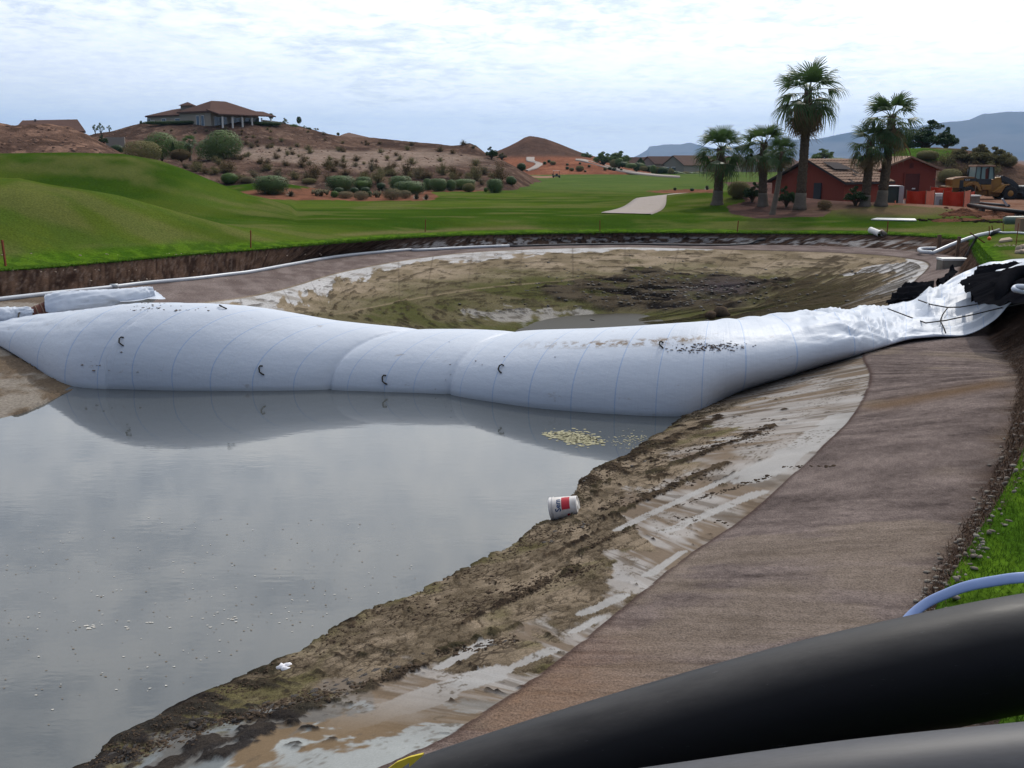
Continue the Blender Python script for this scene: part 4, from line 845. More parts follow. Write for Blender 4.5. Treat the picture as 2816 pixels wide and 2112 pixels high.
hz_ = smooth_pts([P(2470, 1740, .22), P(2501, 1697, .30), P(2546, 1660, .40), P(2600, 1634, .50), P(2661, 1612, .60), P(2740, 1597, .68), P(2816, 1588, .74), P(3000, 1580, .8)], 6)
tag(MB().tube(hz_, [.014] + [.028] * 3 + [.042] * (len(hz_) - 4), 16, sq=.28).build('flat_hose', mh, None, True), 'blue flat hose arching over the grass edge above the thick black pipe', 'hose')
def on(sx, sy, lift): p, n = hit(sx, sy); return p + Vector((0, 0, lift))
hl = smooth_pts([on(*q, .06) for q in ((-260, 858), (-120, 842), (0, 828), (140, 812), (285, 797), (400, 783), (529, 771), (620, 760), (692, 751), (800, 731), (927, 709), (1040, 697), (1125, 690), (1149, 691), (1280, 684), (1400, 679))], 5)
t3 = empty('hose', hl[20], 'long pale grey hose lying along the foot of the left bank', 'hose')
child(MB().tube(hl, .075, 12), 'hose_wall', M_pvc, t3, True)
p = on(304, 794, .075); child(MB().tube([p, p + Vector((.25, .03, .01))], .09, 14), 'coupling', M_grey, t3, True)
tag(MB().tube(smooth_pts([on(*q, .04) for q in ((1400, 679), (1550, 675), (1718, 673), (1850, 675), (1973, 676), (2053, 673), (2080, 664), (2105, 660))], 4), .05, 8).build('hose', M_blk, None, True), 'dark hose along the foot of the far bank', 'hose')

# bucket
bz = empty('bucket', P(1555, 1402, -1.0), 'dirty white bucket with red squares lying on its side at the water edge', 'bucket')
pa, pb_ = P(1515, 1400, -.985), P(1595, 1386, -.955); ax_ = (Vector((.37, -.07, .078))).normalized()
c0 = pa; bz.location = c0; bz.rotation_mode = 'QUATERNION'
zl = Vector((0, 0, 1)); yl = zl.cross(ax_).normalized(); zl = ax_.cross(yl); bz.rotation_quaternion = Matrix((ax_, yl, zl)).transposed().to_quaternion()
def bx_(x): return .152 - .020 * x / .37
M_bk = mat('bucket_plastic', (.62, .60, .60), .5, .35, col2=(.42, .38, .35), nscale=7, var=.1)
prof = [(-.005, .150), (0, .158), (.02, .158), (.022, .150), (.045, .150), (.047, .157), (.060, .157), (.062, .150), (.36, bx_(.36)), (.372, .128)]
def lathe(prof, n=48, x0=None):
    mb = MB(); vs = [(x, r * math.cos(a), r * math.sin(a)) for x, r in prof for a in np.linspace(0, 2 * math.pi, n, endpoint=False)]
    mb.add(vs, [(i * n + k, (i + 1) * n + k, (i + 1) * n + (k + 1) % n, i * n + (k + 1) % n) for i in range(len(prof) - 1) for k in range(n)]); return mb
o = lathe(prof).build('body', M_bk, bz, True)
lathe([(.368, .0001), (.368, .045), (.366, .046), (.366, .112), (.372, .116), (.374, .130), (.366, .131)]).build('base', mat('bucket_base', (.74, .71, .68), .6, .3, nscale=10, var=.1), bz, True)
lathe([(.03, .0001), (.03, .146)]).build('inner_disc', M_bk, bz, True)  # disc of body plastic closing the bucket just inside its rim
def decal(x0, x1, a0, a1, name, m):
    n = 16; vs = []; fs = []
    for i in range(n + 1):
        a = math.radians(lerp(a0, a1, i / n))
        for x in (x0, x1): r = bx_(x) + .0022; vs.append((x, -r * math.cos(a), r * math.sin(a)))
    fs = [(2 * i, 2 * i + 1, 2 * i + 3, 2 * i + 2) for i in range(n)]; MB().add(vs, fs).build(name, m, bz)
M_rd = mat('red_print', (.50, .025, .04), .45, .3, nscale=9, var=.1)
decal(.175, .285, 6, 84, 'red_square', M_rd); decal(.235, .275, -42, -22, 'red_square', M_rd)
cu = bpy.data.curves.new('letters', 'FONT'); cu.body = 'Sem'; cu.size = .105; cu.resolution_u = 3; cu.offset = .0022
to_ = bpy.data.objects.new('letters', cu); COL.objects.link(to_); bpy.context.view_layer.update()
tm = bpy.data.meshes.new_from_object(to_.evaluated_get(bpy.context.evaluated_depsgraph_get())); bpy.data.objects.remove(to_)
vs = []
for v in tm.vertices:
    X = .160 - v.co.y; a = math.radians(-2) + v.co.x / .145; r = bx_(X) + .003; vs.append((X, -r * math.cos(a), r * math.sin(a)))
for v, q in zip(tm.vertices, vs): v.co = q
link('lettering', tm, mat('blue_print', (.02, .06, .16), .5, .3, nscale=20), bz)
# crumpled paper
L = [(P(785 + dx, 1836 + dy, -1.05), .05) for dx, dy in ((-12, 2), (6, -3), (14, 6), (0, 8))]
o = lumps('paper_wad', L, M_paper, 9, .8, sub=2); o['kind'] = 'thing'; tag(o, 'small crumpled white paper on the mud at the water edge', 'paper')

# ================================================================ STAKES, POSTS, OUTLETS ROUND THE RIM
def stake(px0, px1, wpx, lab, m=None, cat='stake', name='survey_stake', grp=None, flat=True, lean=0.0):
    b0 = hit(*px1)[0]; h = (px1[1] - px0[1]) / (2.75 * F) * b0.y * 1.02; dx = (px0[0] - px1[0]) / (2.75 * F) * b0.y; wd = sz(b0, wpx)
    mb = MB(); mb.bar(b0 - Vector((0, 0, .15)), b0 + Vector((dx, lean, h)), wd, wd * (.5 if flat else 1)); return tag(mb.build(name, m or M_rust, None, bevel=wd * .08), lab, cat, grp)
stake((13, 662), (16, 731), 8, 'rusty stake in the grass at the far left edge, tallest in view')
stake((692, 635), (689, 682), 5, 'rusty stake on the bank below the clipped hedges at left')
stake((1171, 604), (1169, 637), 4, 'rusty stake on the bank in the middle of the far rim')
stake((1649, 607), (1650, 637), 4, 'rusty stake on the far bank left of the concrete path end')
stake((2029, 608), (2027, 639), 4, 'rusty stake on the far bank in front of the palms')
stake((2440, 610), (2439, 640), 4, 'rusty stake on the far bank beside the white outlet pipe')
stake((2580, 647), (2581, 690), 9, 'thick brown timber post left of the concrete block', M_wood, 'post', 'timber_post', flat=False)
stake((2633, 652), (2629, 712), 8, 'thinner timber post rising behind the concrete block', M_wood, 'post', 'timber_post', flat=False)
stake((2717, 623), (2722, 653), 3, 'thin rod with capped top, leftmost of the pair above the grey pipe', M_rust, 'rod', 'steel_rod')
stake((2725, 621), (2734, 645), 3, 'thin leaning rod beside the capped rod above the grey pipe', M_rust, 'rod', 'steel_rod')
stake((2756, 616), (2760, 641), 2.5, 'thin rod standing alone on the right hand grass', M_rust, 'rod', 'steel_rod')
stake((2795, 616), (2794, 673), 2.5, 'tall thin rod near the right edge of the grass', M_rust, 'rod', 'steel_rod')
for (sx, sy) in ((2717, 623), (2725, 621)): pass
b0 = hit(2708, 668)[0]; b1 = Vector((b0.x - sz(b0, 40), b0.y + .1, b0.z + sz(b0, 27)))
tag(MB().bar(b0, b1, sz(b0, 6), .04).build('leaning_stake', M_rust), 'dark red stake leaning over the grey pipe', 'stake')
p = hit(2720, 662)[0]; mb = MB(); 
vs = [(p.x + .085 * math.cos(a) * math.sin(e), p.y + .085 * math.sin(a) * math.sin(e), p.z + .10 + .085 * math.cos(e)) for e in np.linspace(.01, math.pi, 9) for a in np.linspace(0, 2 * math.pi, 14, endpoint=False)]
mb.add(vs, [(i * 14 + k, i * 14 + (k + 1) % 14, (i + 1) * 14 + (k + 1) % 14, (i + 1) * 14 + k) for i in range(8) for k in range(14)])
tag(mb.build('marker_ball', M_orange, None, True), 'small orange ball on the grass beside the grey pipe', 'ball')
g0 = hit(2738, 646)[0] + Vector((0, 0, .15)); g1 = hit(2564, 703)[0] + Vector((0, 0, .12))
pv = smooth_pts([g0, g0.lerp(g1, .33) + Vector((0, 0, .12)), g0.lerp(g1, .66) + Vector((0, 0, .10)), g1], 6)
rr_ = sz(g1, 5.5)
bend = [g1 + Vector((-.10, .15, .02)), g1 + Vector((-.22, .7, .0)), g1 + Vector((-.05, 1.5, .02)), g1 + Vector((.35, 2.1, .02)), g1 + Vector((1.1, 2.2, .02))]
t4 = empty('discharge_pipe', g1, 'pale grey pipe with hooked end running down the right bank', 'pipe')
child(MB().tube(pv + smooth_pts([g1] + bend, 5)[1:], rr_, 14), 'pipe_wall', M_pvc, t4, True)
child(MB().tube([g0 - (g0 - g1).normalized() * .5, g0 + (g0 - g1).normalized() * .25], rr_ * 1.25, 14), 'coupling', M_blk, t4, True)
tag(MB().tube(smooth_pts([g0] + [on(*q, .05) for q in ((2760, 643), (2795, 643), (2830, 646), (2900, 652))], 4), .055, 8).build('hose', M_pvc, None, True), 'thin grey hose running right from the grey discharge pipe', 'hose')
p0, p1 = hit(2652, 711)[0], hit(2682, 690)[0]; tag(MB().tube([p0, p1 + Vector((0, 0, .5))], .05, 8).build('dark_pole', M_blk, None, True), 'dark leaning pole behind the concrete block on the bank', 'pole')
p0 = hit(2594, 741)[0]; p1 = hit(2666, 741)[0]; p1 = Vector((p0.x + sz(p0, 73), p0.y + .2, p0.z)); hgt = sz(p0, 29)
t5 = empty('concrete_block', (p0 + p1) / 2, 'weathered grey concrete block with pale top on the far right shelf', 'concrete block')
mid = (p0 + p1) / 2; child(MB().box(mid + Vector((0, .3, hgt / 2 - .08)), (p1.x - p0.x, .6, hgt)), 'body', M_concg, t5, bevel=.02); child(MB().box(mid + Vector((0, .3, hgt - .04)), (p1.x - p0.x + .03, .64, .08)), 'cap', M_white, t5, bevel=.01)
p = hit(2418, 648)[0]; t6 = empty('outlet_pipe', p, 'short white outlet pipe poking from the far bank', 'pipe')
child(MB().tube([p + Vector((-.25, .7, .25)), p + Vector((0, -.15, .1))], .17, 18, cap=False), 'pipe_wall', M_white, t6, True); child(MB().tube([p + Vector((.22, .4, .2)), p + Vector((.24, -.15, .08))], .13, 16), 'elbow', M_concg, t6, True)
def slab(pxs, m, name, lab, cat, th=.06, lift=.02):
    q = [hit(*s)[0] + Vector((0, 0, lift)) for s in pxs]; mb = MB(); mb.prism(q, (0, 0, th)); return tag(mb.build(name, m), lab, cat)
slab([(2395, 606), (2520, 609), (2516, 604), (2410, 602)], M_white, 'concrete_slab', 'long thin white slab on the grass before the dry mound', 'slab', .05)
slab([(2746, 669), (2784, 664), (2776, 658), (2752, 662)], M_rock, 'stone_slab', 'flat pale slab lying on the right hand grass', 'slab', .08)
lumps('litter_scraps', [(hit(random.uniform(2735, 2800), random.gauss(675, 2))[0], random.uniform(.02, .06)) for _ in range(40)], M_rock, 3, .4, label='pale scraps scattered on the right hand grass')
for i, (sx, sy, r, lb) in enumerate(((2802, 690, .17, 'pale stone, upper left of the pile at the right edge'), (2814, 686, .2, 'pale stone at the back of the pile at the right edge'), (2808, 697, .19, 'pale stone in front in the pile at the right edge'), (2822, 696, .2, 'pale stone cut by the right edge of the picture'))):
    o = lumps('stone', [(hit(sx, sy)[0] + Vector((0, 0, .05)), r)], M_rock, 60 + i, .7, sub=2); o['kind'] = 'thing'; tag(o, lb, 'stone', 'stones piled at the right edge')

# ================================================================ PATHS
def ribbon(name, L, wd, m, label, lift=.05, joints=0.0):
    c = np.array([tuple(p) for p in smooth_pts(L, 12)]); d = np.gradient(c, axis=0); n = np.stack([-d[:, 1], d[:, 0]], -1); n /= np.linalg.norm(n, axis=1)[:, None]
    w_ = np.interp(np.linspace(0, 1, len(c)), np.linspace(0, 1, len(wd)), wd)[:, None]; V = []
    for k in np.linspace(-1, 1, 7):
        q = c.copy(); q[:, :2] += n * w_ * k; V.append(q)
    V = np.array(V)
    for i in range(V.shape[0]):
        for j in range(V.shape[1]): V[i, j, 2] = drop(V[i, j, 0], V[i, j, 1]).z + lift
    e0 = V[:1].copy(); e0[..., 2] -= .25; e1 = V[-1:].copy(); e1[..., 2] -= .25; V = np.concatenate([e0, V, e1])
    return tag(link(name, mesh_np(name, V, grid_faces(*V.shape[:2])), m), label, kind='structure')
def road(name, Lp, Rp, label, lift=.05, use_hit=False):
    g = (lambda q: hit(*q)[0]) if use_hit else (lambda q: P(q[0], q[1], .3))
    A_ = np.array([tuple(p) for p in smooth_pts([g(q) for q in Lp], 10)]); B_ = np.array([tuple(p) for p in smooth_pts([g(q) for q in Rp], 10)]); V = []
    for k in np.linspace(0, 1, 7):
        q = A_ * (1 - k) + B_ * k
        if not use_hit:
            for r_i in q: r_i[2] = drop(r_i[0], r_i[1]).z
        q[:, 2] += lift; V.append(q)
    V = np.array(V); e0 = V[:1].copy(); e0[..., 2] -= .3; e1 = V[-1:].copy(); e1[..., 2] -= .3; V = np.concatenate([e0, V, e1])
    return tag(link(name, mesh_np(name, V, grid_faces(*V.shape[:2])), M_cart), label, kind='structure')
road('cart_path', [(1655, 587), (1661, 584), (1718, 572), (1782, 551), (1845, 534), (1893, 530), (1960, 526)], [(1790, 590), (1800, 587), (1829, 574), (1838, 558), (1877, 542), (1922, 532), (1985, 528)], 'pale concrete cart path curving past the palms')
road('cart_path', [(1583, 439), (1610, 441), (1660, 454), (1720, 469), (1790, 480), (1870, 487)], [(1583, 442), (1610, 447), (1660, 461), (1720, 475), (1790, 484), (1870, 489.5)], 'far concrete cart path running down behind the fairway', .25, True)
road('cart_path', [(1447, 434), (1449, 444), (1472, 452), (1462, 462), (1445, 470)], [(1470, 434), (1471, 444), (1492, 452), (1480, 462), (1452, 471)], 'small far path winding below the conical hill', .25, True)

# ================================================================ VEGETATION
def leaf_mesh(name, P_, s, m, N=None, seed=0, asp=2.2):
    r = np.random.default_rng(seed); n = len(P_)
    nr = r.normal(size=(n, 3))
    if N is not None: nr = nr * .55 + N
    nr /= np.linalg.norm(nr, axis=1)[:, None]; d = r.normal(size=(n, 3)); d -= nr * (d * nr).sum(1)[:, None]; d /= np.linalg.norm(d, axis=1)[:, None]; e = np.cross(nr, d)
    s = (s * r.uniform(.6, 1.4, n))[:, None]; V = np.stack([P_ - d * s * asp / 2, P_ + e * s / 2, P_ + d * s * asp / 2, P_ - e * s / 2], 1).reshape(-1, 3)
    me = mesh_np(name, V, np.arange(n * 4).reshape(-1, 4), smooth=False); me.materials.append(m); return me
def shell_pts(n, kind, seed):               # unit-size crown, base z 0, height 1, radius .5
    r = np.random.default_rng(seed); d = r.normal(size=(n, 3)); d /= np.linalg.norm(d, axis=1)[:, None]
    rad = 1 - r.beta(1.1, 5, n) * .8
    if kind == 'hedge': e = 4.0
    elif kind == 'round': e = 2.2
    else: e = 2.0
    nn = (np.abs(d) ** e).sum(1) ** (-1 / e); q = d * nn[:, None] * rad[:, None]
    z = q[:, 2]; ang = np.arctan2(q[:, 1], q[:, 0]); lob = 1 + .10 * (fbm(ang * 1.5 + 9, z * 2, 3, seed) - .5) * 2
    q[:, 0] *= lob; q[:, 1] *= lob; q[:, 2] *= 1 + .07 * (fbm(q[:, 0] * 3, q[:, 1] * 3, 3, seed + 1) - .5) * 2
    tap = 1 - .18 * np.clip(-z, 0, 1) ** 1.5 if kind == 'hedge' else 1
    q[:, 0] *= tap; q[:, 1] *= tap; return q * np.array([.5, .5, .5]) + np.array([0, 0, .5]), d
VM = {}
def veg(kind, m, variant=0):
    key = (kind, m.name, variant)
    if key in VM: return VM[key]
    r = np.random.default_rng(abs(hash(kind)) % 1 + variant * 13 + len(VM)); seed = 500 + len(VM) * 7
    tw = MB(); me = None
    if kind in ('hedge', 'round'):
        p, d = shell_pts(3800, kind, seed); me = leaf_mesh('foliage', p, .040, m, d * .6, seed, 1.9)
        for i in range(6): a = i * 1.05; tw.tube([(0, 0, -.1), (.12 * math.cos(a), .12 * math.sin(a), .3)], [.02, .012], 5)
    elif kind == 'dome':                     # soft silvery or brown desert clump
        p, d = shell_pts(2600, 'round', seed); me = leaf_mesh('foliage', p, .026, m, d * .5, seed, 3.4)
        for i in range(5): a = i * 1.3; tw.tube([(0, 0, -.1), (.15 * math.cos(a), .15 * math.sin(a), .35)], [.015, .008], 4)
    elif kind == 'scrub':                    # open creosote bush: stems with sparse leaf sprays
        P_ = []
        for i in range(26):
            a = r.uniform(0, 6.28); el = r.uniform(.25, 1.35); ln = r.uniform(.35, .62)
            tip = np.array([math.cos(a) * math.cos(el) * ln * .95, math.sin(a) * math.cos(el) * ln * .95, math.sin(el) * ln * 1.7]); tw.tube([(0, 0, -.05), tuple(tip * .5 + r.normal(size=3) * .02), tuple(tip)], [.012, .008, .003], 4, cap=False)
            k = r.uniform(.3, 1.05, 70); P_.append(tip[None] * k[:, None] + r.normal(size=(70, 3)) * (.02 + .055 * k[:, None]))
        P_ = np.concatenate(P_); P_[:, 2] = np.maximum(P_[:, 2], .01); me = leaf_mesh('foliage', P_, .028, m, None, seed, 2.0)
    elif kind in ('mesquite', 'sparse'):
        P_ = []; nb = 34 if kind == 'mesquite' else 11
        for i in range(nb):
            a = r.uniform(0, 6.28); rr = math.sqrt(r.uniform(0, 1)) * .43; zc = .30 + .55 * (1 - (rr / .45) ** 2) * r.uniform(.25, 1) + r.uniform(-.04, .08)
            c = np.array([math.cos(a) * rr, math.sin(a) * rr, zc]); s_ = r.uniform(.07, .14) * (1 if kind == 'mesquite' else .8)
            tw.tube([(0, 0, -.05), (c[0] * .25, c[1] * .25, .2), tuple(c * [.8, .8, .9])], [.028, .018, .005], 5, cap=False)
            n_ = 230 if kind == 'mesquite' else 130; q = r.normal(size=(n_, 3)); q /= np.linalg.norm(q, axis=1)[:, None]; q *= (r.uniform(.2, 1, n_) ** .5)[:, None] * s_ * np.array([1.25, 1.25, .8]); P_.append(c + q)
        me = leaf_mesh('foliage', np.concatenate(P_), .026, m, None, seed, 2.2)
    elif kind == 'cypress':
        n_ = 1500; z = r.uniform(0, 1, n_); a = r.uniform(0, 6.28, n_); rr = .5 * np.minimum(1, (1 - z) * 2.2 + .05) * r.uniform(.6, 1, n_); me = leaf_mesh('foliage', np.stack([np.cos(a) * rr, np.sin(a) * rr, z], -1), .05, m, None, seed, 2); tw.tube([(0, 0, -.1), (0, 0, .6)], .05, 5)
    elif kind == 'lolly':
        p, d = shell_pts(900, 'round', seed); p[:, 2] = .42 + p[:, 2] * .58; me = leaf_mesh('foliage', p, .05, m, None, seed); tw.tube([(0, 0, -.1), (0, 0, .6)], [.03, .02], 6)
    elif kind == 'agave':
        mb = MB()
        for i in range(34):
            a = i * 2.4; el = .15 + 1.25 * (i / 34); L_ = .52; d = Vector((math.cos(a) * math.cos(el), math.sin(a) * math.cos(el), math.sin(el) * 1.5)); s_ = Vector((-math.sin(a), math.cos(a), 0)) * .05
            mb.add([s_, -s_, d * L_ * .6 - s_ * 1.1, d * L_ * .6 + s_ * 1.1, d * L_ * 1.02], [(0, 1, 2, 3), (3, 2, 4)])
        me = mb.mesh('foliage'); me.materials.append(m); tw.tube([(0, 0, -.1), (0, 0, .1)], .06, 6)
    elif kind == 'cactus':
        mb = MB()
        for i in range(40):
            a = r.uniform(0, 6.28); rr = r.uniform(0, .45); h = r.uniform(.3, .8); c = Vector((math.cos(a) * rr, math.sin(a) * rr, h)); mb.tube([c - Vector((0, 0, .3)), c - Vector((0, 0, .1)), c + Vector((0, 0, .15))], [.03, .07, .02], 6)
        me = mb.mesh('foliage', True); me.materials.append(m); tw.tube([(0, 0, -.1), (0, 0, .2)], .08, 6)
    stem = tw.mesh('stem', True); stem.materials.append(M_twig); VM[key] = (me, stem); return VM[key]
def plant(kind, m, sx, sy, wpx, hpx, label, cat='bush', name='bush', group=None, depth=None, variant=0, rz=None, sink=.03):
    p = Q(sx, sy, depth) if depth else hit(sx, sy)[0]
    if depth: p = Vector((p.x, p.y, min(p.z, drop(p.x, p.y).z + .3) if p.z > drop(p.x, p.y).z + .3 and False else p.z))
    w_, h_ = sz(p, wpx), sz(p, hpx); me, stem = veg(kind, m, variant)
    e = empty(name, p - Vector((0, 0, sink * h_)), label, cat, group, random.uniform(0, 6.28) if rz is None else rz); e.scale = (w_, w_, h_)
    link('foliage', me, None, e); link('trunk' if kind in ('mesquite', 'sparse', 'lolly', 'cypress') else 'stem', stem, None, e); return e
HG = 'clipped shrubs in the red gravel bed'
for sx, sy, w_, h_, m, lb in (
 (746, 533, 88, 50, M_leaf_h, 'large clipped dark green hedge bush at the left end of the bed'), (937, 527, 76, 44, M_leaf_h, 'large rounded clipped bush, second big one from the left'),
 (1000, 515, 46, 29, M_leaf_h, 'clipped bush seen over the bright green square one'), (997, 521, 44, 25, M_leaf_y, 'bright green square clipped bush'),
 (1100, 523, 58, 39, M_leaf_h, 'clipped bush rising behind the long low hedge bush'), (1129, 534, 80, 36, M_leaf_h, 'long flat topped clipped bush in front, mid bed'),
 (1176, 523, 28, 33, M_leaf_h, 'narrow clipped bush just right of the long flat one'), (1206, 526, 48, 35, M_leaf_h, 'square dark clipped bush right of the narrow one'),
 (1240, 525, 30, 32, M_leaf_h, 'narrow clipped bush beside the square dark one'), (1277, 520, 56, 28, M_leaf_m, 'broad green clipped bush behind the small grey ball'),
 (1289, 528, 36, 25, M_leaf_o, 'small grey green ball shaped bush near the bed tip'), (1361, 530, 43, 38, M_leaf_h, 'clipped bush standing alone right of the bed'), (1404, 507, 26, 23, M_leaf_h, 'small round bush farthest right, by the scrub')):
    plant('hedge' if w_ > 40 and m is not M_leaf_o else 'round', m, sx, sy, w_, h_, lb, group=HG, variant=int(sx) % 2)
for sx, sy, w_, h_, k, m, lb in (
 (800, 540, 36, 23, 'agave', M_agave, 'dark spiky agave on the red gravel at left'), (880, 539, 52, 22, 'cactus', M_leaf_s, 'grey low cactus clump on the red gravel'),
 (920, 543, 22, 19, 'round', M_leaf_y, 'small bright bush below the second big hedge bush'), (932, 532, 26, 17, 'round', M_leaf_d, 'small dark bush against the second big hedge bush'), (975, 531, 24, 16, 'round', M_leaf_d, 'small dark bush left of the bright square one'), (1005, 530, 26, 16, 'round', M_leaf_d, 'small dark bush under the bright square one'),
 (1048, 521, 25, 19, 'round', M_leaf_d, 'small dark bush in the gap mid bed'), (1062, 526, 30, 14, 'agave', M_agave, 'low agave in the gap mid bed'),
 (950, 546, 48, 21, 'dome', M_leaf_s, 'pale brown clump, leftmost of the front row'), (994, 550, 45, 26, 'dome', M_leaf_s, 'greyish round clump, second of the front row'), (1016, 541, 16, 16, 'round', M_leaf_d, 'tiny dark bush between two pale clumps'), (1035, 543, 36, 23, 'cactus', M_leaf_s, 'pinkish pale clump, third of the front row'),
 (1078, 549, 56, 32, 'dome', M_leaf_s, 'largest pale silvery clump of the front row'), (1114, 546, 38, 24, 'dome', M_leaf_s, 'pale clump just right of the largest one'), (1145, 548, 32, 22, 'agave', M_agave, 'dark agave below the long flat hedge bush'), (1172, 549, 30, 22, 'agave', M_agave, 'dark agave at the right tip of the bed'), (1336, 528, 12, 13, 'round', M_leaf_y, 'tiny bush left of the lone clipped bush')):
    plant(k, m, sx, sy, w_, h_, lb, group='low plants in the red gravel bed', variant=int(sx) % 2)
SG = 'scrub bushes scattered on the desert hillside'; SL = 'dry olive scrub bush growing on the sandy desert hillside'
named = [(863, 497, 60, 56), (835, 447, 28, 26), (923, 457, 32, 24), (917, 472, 42, 20), (1022, 472, 26, 36), (1045, 477, 26, 20), (1073, 475, 32, 32), (1100, 441, 22, 16), (1117, 482, 52, 42), (1150, 492, 52, 36), (1219, 482, 46, 38), (1250, 482, 26, 24), (1308, 497, 48, 48), (1372, 499, 58, 54), (764, 486, 32, 22), (809, 493, 42, 26), (952, 484, 42, 24), (1041, 504, 62, 40), (1180, 493, 38, 28), (1324, 508, 24, 20), (790, 428, 18, 18), (717, 451, 28, 22), (547, 472, 52, 28), (625, 475, 68, 36), (692, 407, 28, 18), (590, 480, 40, 24), (660, 440, 30, 18), (1000, 500, 44, 28), (900, 500, 40, 26), (700, 490, 46, 26), (740, 468, 34, 20), (1255, 500, 34, 22)]
rr2 = random.Random(3)
for i in range(150):
    sx = rr2.uniform(450, 1400); sy = rr2.uniform(352, 500); s_ = (sy - 330) / 170 * 26 + 5; s_ *= rr2.uniform(.5, 1.15)
    named.append((sx, sy, s_ * 1.35, s_ * .8))
for i, (sx, sy, w_, h_) in enumerate(named):
    p, n = hit(sx, sy)
    if p.y > 175 or p.y < 112: continue
    m = (M_leaf_o, M_leaf_b, M_leaf_o, M_leaf_b, M_leaf_s)[i % 5] if i > 3 else M_leaf_b
    cw = {M_leaf_o: 'olive', M_leaf_b: 'brown', M_leaf_s: 'pale'}[m]; sw = 'tiny' if w_ < 14 else 'small' if w_ < 24 else 'middling' if w_ < 40 else 'large'
    hw = 'near the crest' if sy < 395 else 'on the upper slope' if sy < 430 else 'on the middle slope' if sy < 462 else 'on the lower slope' if sy < 486 else 'at the foot'
    xw = 'left of the hilltop house' if sx < 480 else 'under the hilltop house' if sx < 700 else 'under the skyline trees' if sx < 900 else 'under the grey hip roof' if sx < 1030 else 'under the dark red wall' if sx < 1150 else 'left of the small peak' if sx < 1270 else 'under the small peak'
    plant('scrub', m, sx, sy, w_, h_, f'{sw} {cw} scrub bush {hw}, {xw}', 'bush', 'scrub_bush', SG, variant=i % 2)
for sx, sy, w_, h_, k, m, lb in (
 (445, 436, 92, 72, 'dome', M_leaf_m, 'broad feathery green tree left of the dark narrow cypress'), (500, 440, 60, 52, 'dome', M_leaf_m, 'smaller feathery tree just behind the cypress'),
 (617, 436, 104, 78, 'dome', M_leaf_m, 'round feathery green tree on the slope below the hilltop house'), (580, 440, 82, 56, 'dome', M_leaf_m, 'lower feathery tree overlapping the round one'),
 (392, 448, 108, 62, 'dome', M_leaf_o, 'olive tree at the shoulder of the grass mound'), (478, 437, 11, 46, 'cypress', M_leaf_d, 'thin dark cypress among the feathery trees'),
 (497, 440, 56, 30, 'round', M_leaf_b, 'dark brownish bush beside the cypress'), (284, 400, 26, 30, 'mesquite', M_leaf_d, 'dark small tree at the right foot of the rubble mound'), (322, 424, 36, 26, 'round', M_leaf_d, 'dark bush between the rubble mound and olive tree'),
 (631, 505, 46, 30, 'round', M_leaf_y, 'bright green bush where the grass mound meets the hillside'), (680, 503, 38, 18, 'dome', M_leaf_s, 'grey green low bush next to the bright bush'), (850, 505, 44, 16, 'dome', M_leaf_o, 'low olive bush behind the small grass mound'),
 (1352, 438, 34, 36, 'mesquite', M_leaf_d, 'dark tree in the saddle left of the conical hill'), (1380, 440, 30, 22, 'mesquite', M_leaf_o, 'olive bush right of the dark saddle tree')):
    plant(k, m, sx, sy, w_, h_, lb, depth={445: 128, 500: 130, 392: 112, 478: 127, 497: 126, 284: 128, 322: 128}.get(sx), cat='tree' if k in ('mesquite', 'cypress') or 'tree' in lb[:40] else 'bush', name={'mesquite': 'feathery_tree', 'dome': 'feathery_tree', 'cypress': 'cypress_tree'}.get(k, 'bush'))
